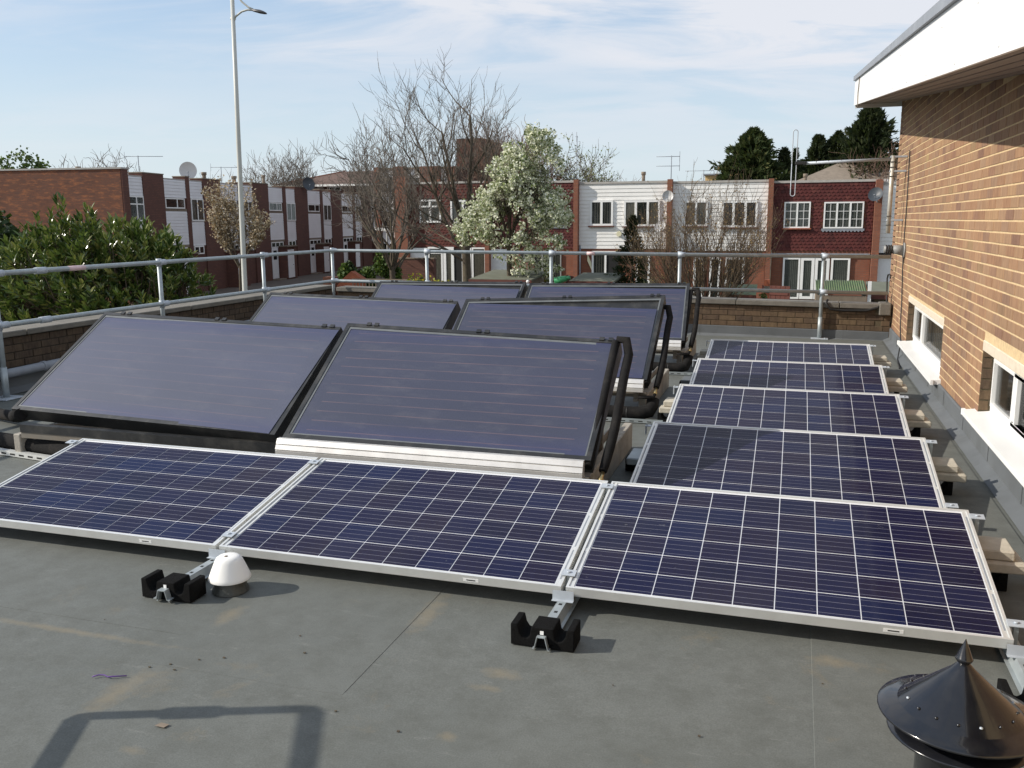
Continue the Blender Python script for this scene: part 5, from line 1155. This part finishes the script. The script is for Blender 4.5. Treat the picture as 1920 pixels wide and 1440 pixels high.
OUT = [([Vector((p_.x*.80, p_.y*.8, p_.z if p_.z < 1.9 else 1.9+(p_.z-1.9)*.92)) for p_ in pts], r_, lv) for pts, r_, lv in OUT]; TIPS = [Vector((p_.x*.80, p_.y*.8, 1.9+(p_.z-1.9)*.92)) for p_ in TIPS]
wood(OUT, 2, ct, M['bark'], M['twig_tan']); clumps(random.Random(8), TIPS, 7500, .05, (.04,.09), 'blossom', M['cherry'], ct)
# bare multi-stem shrub before the white houses
ms_ = tree_root('bare_shrub', 'broad multi-stemmed bare shrub with tan buds in front of the white houses', 'shrub', -1.25, 19.2)
OUT = []; TIPS = []; rr = random.Random(70)
PS = dict(levels=3, kids=[7,8,6], wob=[.05,.08,.12], up=[.03,.12,.16], ang=[(12,35),(15,42),(18,45)], len=[(.55,.85),(.45,.7),(.35,.6)], **{'from': [.25,.2,.2]}, rk=.6, minr=.0042)
for i in range(44):
    a = rr.uniform(-1, 1); d = (a*1.05, rr.uniform(-.5,.5), 1.0-.35*abs(a)); L = rr.uniform(1.8,2.2)*(1.0-.22*abs(a))
    o_, t_ = [], []; grow(random.Random(500+i), (a*.25,0,1.0), d, L, .017, 1, o_, t_, PS); OUT += o_; TIPS += t_
o_, t_ = [], []; grow(random.Random(599), (-.3,0,1.2), (-.05,0,1), 2.9, .025, 1, o_, t_, dict(PS, len=[(.2,.35)], kids=[9,9,6])); OUT += o_; TIPS += t_
OUT.append(([Vector((0,0,0)),Vector((.05,0,.6)),Vector((0,0,1.2))], [.16,.15,.12], 0))
wood(OUT, 2, ms_, M['bark'], M['twig_tan']); clumps(random.Random(18), [t_ for t_ in TIPS if t_.z > 1.6], 3800, .02, (.018,.045), 'buds', M['bud_tan'], ms_)

# conifers
def conifer(label, x, y, top, hw, seed, zlow=GZ, mat='conifer', n=5500, size=(.16,.42), shape=.8, group='dark conifers behind the sunlit terrace', lumps=5, name='conifer'):
    r = tree_root(name, label, 'tree', x, y, group); rr = random.Random(seed); H = top-GZ
    MB().tube([(0,0,0),(.03,0,H*.5),(0,0,H*.97)], [H*.02, H*.012, .015], 7).build('trunk', M['bark'], r)
    m = MB(); V = m.v; tl_ = max(0, (zlow-GZ-.3)/H); nt = max(6, int((1-tl_)*H*2.2)); spikes = []
    for i_ in range(int(n/70)): spikes.append((rr.uniform(0,2*pi), tl_+(1-tl_)*rr.random()**.9, rr.uniform(1.05,1.5)))
    def prof(t_, a):
        w = min(hw*((1-t_)**shape), hw*2.6*(1-t_)); w *= .80+.20*((t_*nt+.35*sin(2*a+seed))%1.0); return w*(.90+.14*sin(3*a+seed*2+t_*11))+.03
    for q in range(n):
        if rr.random() < .42:
            a0, t0_, ex = spikes[rr.randrange(len(spikes))]; a = a0+rr.gauss(0,.10); t_ = min(.995, max(tl_, t0_+rr.gauss(0,.012))); s_ = rr.uniform(.75, ex)
        else:
            a = rr.uniform(0, 2*pi); t_ = min(.995, tl_+(1-tl_)*(rr.random()**1.25)); s_ = rr.random()**.45*rr.uniform(.80,.98)
        w = prof(t_, a)*s_; out_ = Vector((cos(a), sin(a), 0)); p_ = out_*w+Vector((0,0,t_*H+.10*w*s_))
        d2 = (out_*.8+Vector((0,0,rr.gauss(.55,.4)))+rvec(rr,.25)).normalized(); L = rr.uniform(*size); s2 = d2.orthogonal().normalized(); g_ = rr.uniform(0,6.3); s2 = (s2*cos(g_)+d2.cross(s2)*sin(g_))*L*.17
        b = len(V); V += [tuple(p_-d2*L*.4), tuple(p_+s2), tuple(p_+d2*L*.6), tuple(p_-s2)]; m.f.append([b,b+1,b+2,b+3]); m.m.append(0); m.sm.append(False)
    m.build('crown', M[mat], r); return r
conifer('broad dark conifer standing between the tan block and the dipole loop', -1.35, 44.5, 6.05, 3.3, 1, 1.5, 'conifer', 20000, (.14,.42), .62)
conifer('left shoulder of the broad conifer group, shorter dark tree', -2.5, 43.8, 4.7, 1.7, 12, 1.5, 'conifer', 3000, (.14,.34), .6)
conifer('narrow dark conifer just right of the broad conifer', .15, 44.9, 5.1, 1.5, 2, 1.5, 'conifer_black', 3000, (.14,.34), .7)
conifer('tallest dark conifer touching the white eaves corner', 4.6, 52.0, 7.85, 4.6, 3, 2, 'conifer_black', 20000, (.18,.5), .80)
conifer('dark pointed conifer left of the tallest one', 1.9, 52.5, 6.3, 3.2, 4, 2, 'conifer_black', 8000, (.16,.4), .8)
conifer('thin spindly conifer top between the pointed conifers', .65, 52.3, 5.6, 1.5, 5, 2, 'conifer_black', 1500, (.16,.4), 1.0)
conifer('dark bushy evergreen between the pointed and the tallest conifer', 3.0, 53.0, 6.5, 2.8, 6, 2, 'conifer_black', 9000, (.16,.42), .55)
conifer('low dark evergreen filling the gap behind the pale house roof', 1.2, 54.0, 5.0, 4.5, 7, 2, 'conifer_black', 8000, (.16,.42), .4)
conifer('low evergreen at the right foot of the tallest conifer', 5.9, 51.0, 5.2, 3.2, 8, 2, 'conifer', 3500, (.16,.42), .5)
conifer('small dark narrow-topped conifer in front of the left white house', -3.5, 21.75, 1.72, 1.0, 9, GZ, 'conifer_black', 10000, (.05,.14), .85, None)

# laurel: lobes covered in upright shoots of long glossy leaves
lr = tree_root('laurel_bush', 'huge glossy green laurel bush with pale flower spikes behind the left guardrail', 'bush', -9.9, 8.6)
rr = random.Random(81)
leaf = MB(); leaf.add([(0,0,0),(.027,.052,.004),(.022,.11,.0),(0,.155,-.014),(-.022,.11,.0),(-.027,.052,.004),(0,.08,-.011)], [(0,1,6),(1,2,6),(2,3,6),(3,4,6),(4,5,6),(5,0,6)])
lme = leaf.mesh('leaf'); lme.materials.append(M['laurel'])
lobes = []      # centre x, y, top z, radius
for x, zt in [(-13.2,1.0),(-12.5,1.15),(-11.9,1.25),(-11.35,1.32),(-10.95,1.5),(-10.6,1.60),(-10.25,1.68),(-9.95,1.66),(-9.7,1.60),(-9.5,1.50),(-9.3,1.35),(-9.15,1.05),(-9.05,.6),(-9.0,.1)]:
    for q in range(3): lobes.append((x+rr.uniform(-.12,.12), 8.55+q*.55+rr.uniform(-.2,.2), zt-.10*q-rr.uniform(0,.22), rr.uniform(.42,.62)))
    for q in range(6): lobes.append((x+rr.uniform(-.25,.25), 8.0+rr.uniform(-.15,.35), zt-.35-q*.55-rr.uniform(0,.25), rr.uniform(.42,.62)))
shoots = []
for (cx_, cy_, zt, ra) in lobes:
    c = Vector((cx_, cy_, zt-ra))
    for _ in range(int(40)):
        u = rvec(rr).normalized()
        if u.y > .55 or u.z < -.55: continue
        p_ = c+u*ra*rr.uniform(.82,1.05)
        shoots.append((p_, (u*.7+Vector((0,-.1,.75))+rvec(rr,.22)).normalized(), rr.uniform(.10,.24)))
for x, z, L in [(-10.25,1.78,.34),(-10.15,1.84,.26),(-9.72,1.66,.30),(-9.66,1.7,.22),(-9.3,1.5,.24),(-9.05,1.25,.22),(-10.7,1.62,.22),(-10.45,1.68,.20),(-9.12,1.35,.16),(-10.95,1.5,.16),(-9.85,1.66,.15)]: shoots.append((Vector((x,8.15,z-.30)), Vector((rr.uniform(-.1,.1),-.05,1)).normalized(), L+.18))
lv = []
for (p_, d, L) in shoots:
    e = d.orthogonal().normalized(); f_ = d.cross(e); nl = int(6+L*22)
    for k in range(nl):
        a = k*2.4+rr.uniform(-.3,.3); h = L*(k+1)/nl; out_ = (e*cos(a)+f_*sin(a)); tilt = rr.uniform(.35,.95)*(1.1-.55*k/nl)
        ld = (d*cos(tilt)+out_*sin(tilt)).normalized(); nrm = (d*sin(tilt)-out_*cos(tilt)); nrm = -nrm if nrm.z < 0 else nrm
        lv.append((p_+d*h, ld, nrm, rr.uniform(.7,1.15)))
def lmat(p_, ld, nrm, s_):
    y_ = ld; z_ = (nrm-ld*nrm.dot(ld)).normalized(); x_ = y_.cross(z_)
    return Matrix(((x_.x*s_, y_.x*s_, z_.x*s_, p_.x), (x_.y*s_, y_.y*s_, z_.y*s_, p_.y), (x_.z*s_, y_.z*s_, z_.z*s_, p_.z), (0,0,0,1)))
base = Vector((-9.9, 8.6, GZ)); order = list(range(len(lv))); order.sort(key=lambda i: (-lv[i][0].z-.0*lv[i][0].x+ (0 if -11.2 < lv[i][0].x < -8 and lv[i][0].y < 8.5 else 9)))
lm = MB(); single = set(order[:296])
for i, (p_, ld, nrm, s_) in enumerate(lv):
    mm = lmat(p_-base, ld, nrm, s_)
    if i in single:
        o_ = bpy.data.objects.new('leaf', lme); COL.objects.link(o_); o_.parent = lr; o_.matrix_local = mm
    else: lm.add([tuple(mm @ Vector(v)) for v in leaf.v], leaf.f)
tag(lm.build('foliage', M['laurel'], lr), kind='stuff')
sm_ = MB()
for (p_, d, L) in shoots[::2]: sm_.tube([p_-base-d*.45, p_-base, p_-base+d*L*.8], [.012,.008,.003], 4, caps=False)
for k in range(14): sm_.tube([(rr.uniform(-2.5,1.5), .6, 0), (rr.uniform(-2.5,1.5), .3, 1.4), (rr.uniform(-2.5,1.5), .0, 2.7)], [.05,.035,.012], 5, caps=False)
sm_.build('stems', M['bark'], lr)
fs = MB()
for (p_, d, L) in rr.sample(shoots, 420):
    if p_.z < .35: continue
    q = p_-base+d*rr.uniform(.0,.1)+rvec(rr,.03); u = (Vector((0,0,1))+rvec(rr,.25)).normalized(); fs.tube([q, q+u*.05, q+u*.11], [.008,.0105,.003], 5, caps=False)
tag(fs.build('flower_spikes', M['laurel_flower'], lr), kind='stuff')
# leafy scatter used for the small garden shrubs
def shrub(label, name, x, y, z0, z1, wx, wy, n, size, mat, seed, cat='shrub', group=None, lumpy=5):
    r = empty(name, label, cat, (x, y, GZ), 0, group); rr = random.Random(seed); H = z1-GZ
    ls = [(rr.uniform(-.6,.6)*wx, rr.uniform(-.6,.6)*wy, (z0-GZ)+(z1-z0)*rr.uniform(.1,.62), rr.uniform(.35,.6)) for _ in range(lumpy)]
    pts = []
    for (a, b, c, q) in ls:
        for _ in range(60): u = rvec(rr).normalized(); pts.append(Vector((a+u.x*q*wx*.7, b+u.y*q*wy*.7, min(H, c+abs(u.z)*q*(z1-z0)*.7))))
    MB().tube([(0,0,0),(.02,0,(z0-GZ)*.6+.2),(0,0,(z0+z1)/2-GZ)], [.05,.04,.02], 6).build('stem', M['bark'], r)
    clumps(rr, pts, n, .05*max(wx, .5), size, 'foliage', M[mat], r)
    return r
shrub('very dark hedge behind the laurel at the far left edge', 'dark_hedge', -13.9, 10.3, -1.5, 2.0, 1.5, 1.0, 9000, (.06,.16), 'dark_hedge', 91, 'hedge', None, 9)
shrub('rounded light green shrub at the left of the planter group', 'green_shrub', -15.5, 27.3, -1.6, .08, .75, .6, 3000, (.06,.14), 'bush_green', 92, group='green shrubs in the planter')
shrub('tall green shrub at the right of the planter group', 'green_shrub', -14.2, 27.8, -1.6, .62, .95, .7, 4800, (.06,.14), 'bush_green', 93, group='green shrubs in the planter')
shrub('middle darker green shrub of the planter group', 'green_shrub', -14.95, 27.4, -1.6, .25, .7, .6, 3200, (.06,.14), 'dark_hedge', 94, group='green shrubs in the planter')
shrub('yellow and orange leaved shrub beside the felt shed roof', 'yellow_shrub', -6.15, 21.9, -1.4, .28, .42, .4, 2400, (.03,.09), 'yellow', 95)
shrub('dark reddish shrub in front of the brown house', 'red_shrub', -11.6, 25.2, -1.4, .10, .4, .3, 900, (.03,.08), 'dark_hedge', 96)
shrub('low bright green hedge below the brown house', 'low_hedge', -10.8, 25.5, -1.6, -.35, 1.9, .4, 4500, (.05,.11), 'yellow', 97, 'hedge', None, 12)
shrub('green shrub beside the bare shrub in front of the white houses', 'green_shrub', -2.0, 20.6, -1.6, .15, .45, .4, 1700, (.04,.10), 'bush_green', 98)
shrub('small ivy clump by the brick garden pillar', 'ivy_clump', .1, 20.3, -1.6, .02, .3, .25, 900, (.03,.08), 'bush_green', 99)
pg = empty('pampas_clump', 'pale arching pampas grass clump right of the small dark conifer', 'grass clump', (-2.75, 21.0, GZ)); rr = random.Random(17); m = MB()
for _ in range(320):
    a = rr.uniform(0, 2*pi); L = rr.uniform(.9,1.95); s_ = rr.uniform(.08,.4); w = .010
    p0 = Vector((0,0,.2)); p1 = Vector((cos(a)*s_*.45, sin(a)*s_*.45, L*.75)); p2 = Vector((cos(a)*s_, sin(a)*s_, L+.15-s_*.3)); sd_ = Vector((-sin(a), cos(a), 0))*w
    m.add([tuple(p0-sd_), tuple(p0+sd_), tuple(p1+sd_), tuple(p1-sd_), tuple(p2)], [(0,1,2,3),(3,2,4)])
m.build('blades', M['pampas'], pg)

# ------------------------------------------------------------------ garden things
def shed(name, label, x0, x1, y0, y1, zf, zr, mat_roof, group=None, over=.12):
    r = empty(name, label, 'shed', (x0, y0, GZ)); w, d = x1-x0, y1-y0; o = -GZ
    MB().box(over, w-over, over, d-over, 0, min(zf,zr)+o-.03).build('walls', M['timber_grey'], r)
    MB().hexa([(0,0,zf+o-.05),(w,0,zf+o-.05),(w,d,zr+o-.05),(0,d,zr+o-.05)],[(0,0,zf+o),(w,0,zf+o),(w,d,zr+o),(0,d,zr+o)]).build('roof', mat_roof, r)
    MB().box(-.012, w+.012, -.025, -.003, zf+o-.12, zf+o-.01).build('barge_board', M['brown_wood'], r)
    return r
shed('garden_shed', 'low garden shed with mossy grey felt roof in front of the blossom tree trunk', -7.75, -5.95, 20.0, 22.2, .02, .16, M['felt_roof'])
shed('garden_shed', 'low dark shed roof left of the small dark conifer', -5.0, -3.75, 20.4, 22.2, -.02, .10, M['felt_roof'])
shed('garden_shed', 'small grey roofed shed right of the green corrugated roof', 2.50, 3.15, 18.1, 19.4, -.06, .13, M['felt_roof'])
shed('garden_shed', 'curved greenish roof sheet low behind the bare shrub', -.75, .0, 19.2, 20.0, -.22, -.02, M['corrugated'])
cr = empty('corrugated_shelter', 'lean-to with mossy green corrugated roof beside the guardrail post', 'shelter', (1.36, 17.9, GZ)); m = MB(); o = -GZ; n_ = 22
for k in range(n_*6):
    xa, xb = 1.08*k/(n_*6), 1.08*(k+1)/(n_*6); ha, hb_ = .016*sin(2*pi*k/6), .016*sin(2*pi*(k+1)/6)
    m.add([(xa,0,-.03+o+ha),(xb,0,-.03+o+hb_),(xb,1.15,.17+o+hb_),(xa,1.15,.17+o+ha),(xa,0,-.042+o+ha),(xb,0,-.042+o+hb_)], [(0,1,2,3),(4,5,1,0)])
m.build('roof_sheet', M['corrugated'], cr); MB().box(0,1.08,.04,.09,0,-.10+o).box(1.04,1.08,.09,1.1,0,-.06+o).box(0,.04,.09,1.1,0,-.06+o).build('frame', M['timber_grey'], cr)
tag(MB().box(-.035,.035,-.035,.035,0,2.02).build('white_post', M['white_pvc'], loc=(2.49,18.0,GZ)), 'white post at the right end of the green corrugated roof', 'post')
def brown_fence(x0, y0, x1, y1, z, label, zslope=0):
    L = sqrt((x1-x0)**2+(y1-y0)**2); r = empty('fence_panel', label, 'fence', (x0, y0, GZ), atan2(y1-y0, x1-x0), 'red-brown fence panels'); k = 0; x = 0
    while x < L-.05:
        MB().box(x, x+.13, -.012, .012, 0, z-GZ+zslope*x/L, c=.003).build('board', M['brown_wood'], r); x += .136
    MB().box(0, L, -.03, -.0125, z-GZ-.25, z-GZ-.18).build('rail', M['brown_wood'], r)
brown_fence(-8.35, 22.4, -7.75, 21.6, -.05, 'red-brown fence panel left of the mossy shed', .05); brown_fence(-8.0, 25.6, -7.2, 24.6, .28, 'taller red-brown fence panel stepping up beside the white panel', .15)
brown_fence(-5.35, 21.6, -5.0, 21.0, .06, 'red-brown fence panel between the yellow shrub and the dark shed', .0); brown_fence(.05, 22.3, .75, 22.0, -.20, 'dark red-brown fence below the red tile-hung house')
bw = empty('brick_garden_wall', 'dark red brick garden wall right of the planter shrubs', 'wall', (-14.0, 29.0, GZ)); MB().box(0, 1.5, 0, .22, 0, 1.95).build('brickwork', M['brick_shade'], bw); MB().box(-.02, 1.52, -.02, .24, 1.951, 2.0).build('coping', M['timber_grey'], bw)
pp = empty('brick_planter', 'low orange brick planter with pointed red end left of the green shrubs', 'planter', (-15.75, 26.1, GZ)); MB().box(0,.42,0,.4,0,1.40).build('pillar', M['brick_far'], pp); MB().prism([(.55,0),(1.6,0),(1.6,1.35),(1.15,1.62),(.8,1.35),(.55,1.1)], 1, .05, .35).build('end_panel', M['red_brick_plain'], pp)
mr = empty('metal_railing', 'low rusty metal railing in front of the planter shrubs and brown house', 'railing', (-14.3, 25.6, GZ))
MB().box(0, 2.4, 0, .03, 1.05, 1.085).box(0, 2.4, 0, .03, 1.36, 1.395).build('rail', M['timber_grey'], mr)
for k in range(19): MB().box(.02+.13*k, .045+.13*k, .003, .027, .2, 1.36).build('bar', M['timber_grey'], mr)
tag(MB().tube([(-.18,0,0),(.02,0,.05),(.14,0,.08)], [.10,.09,.07], 12).tube([(.1,0,.08),(.24,0,.10)], [.055,.05], 10).build('green_watering_can', M['green_plastic'], loc=(-5.15, 20.2, -.02)), 'bright green plastic can lying by the red-brown fence', 'watering can')
tag(MB().box(-.3,.3,-.2,.2,0,1.70).build('can_stand', M['timber_grey'], loc=(-5.15, 20.3, GZ)), 'grey timber stand under the green plastic can', 'stand')
bp = empty('garden_pillar', 'narrow patched brick and render garden pillar left of the french doors', 'pillar', (.22, 20.6, GZ))
for k in range(11): MB().box(-.07,.07,-.07,.07,.17*k,.17*k+.165,c=.004).build('block', M['coping' if k % 2 else 'red_brick_plain'], bp)
tag(MB().add([(0,0,.3),(.0,-.02,0),(.16,0,-.05),(.2,.02,-.45)], [(0,1,3),(0,3,2)]).build('paper_pennant', M['cream'], loc=(-7.55, 34.14, -.1)), 'cream pointed scrap hanging on the brickwork beside the drain pipe', 'ornament')
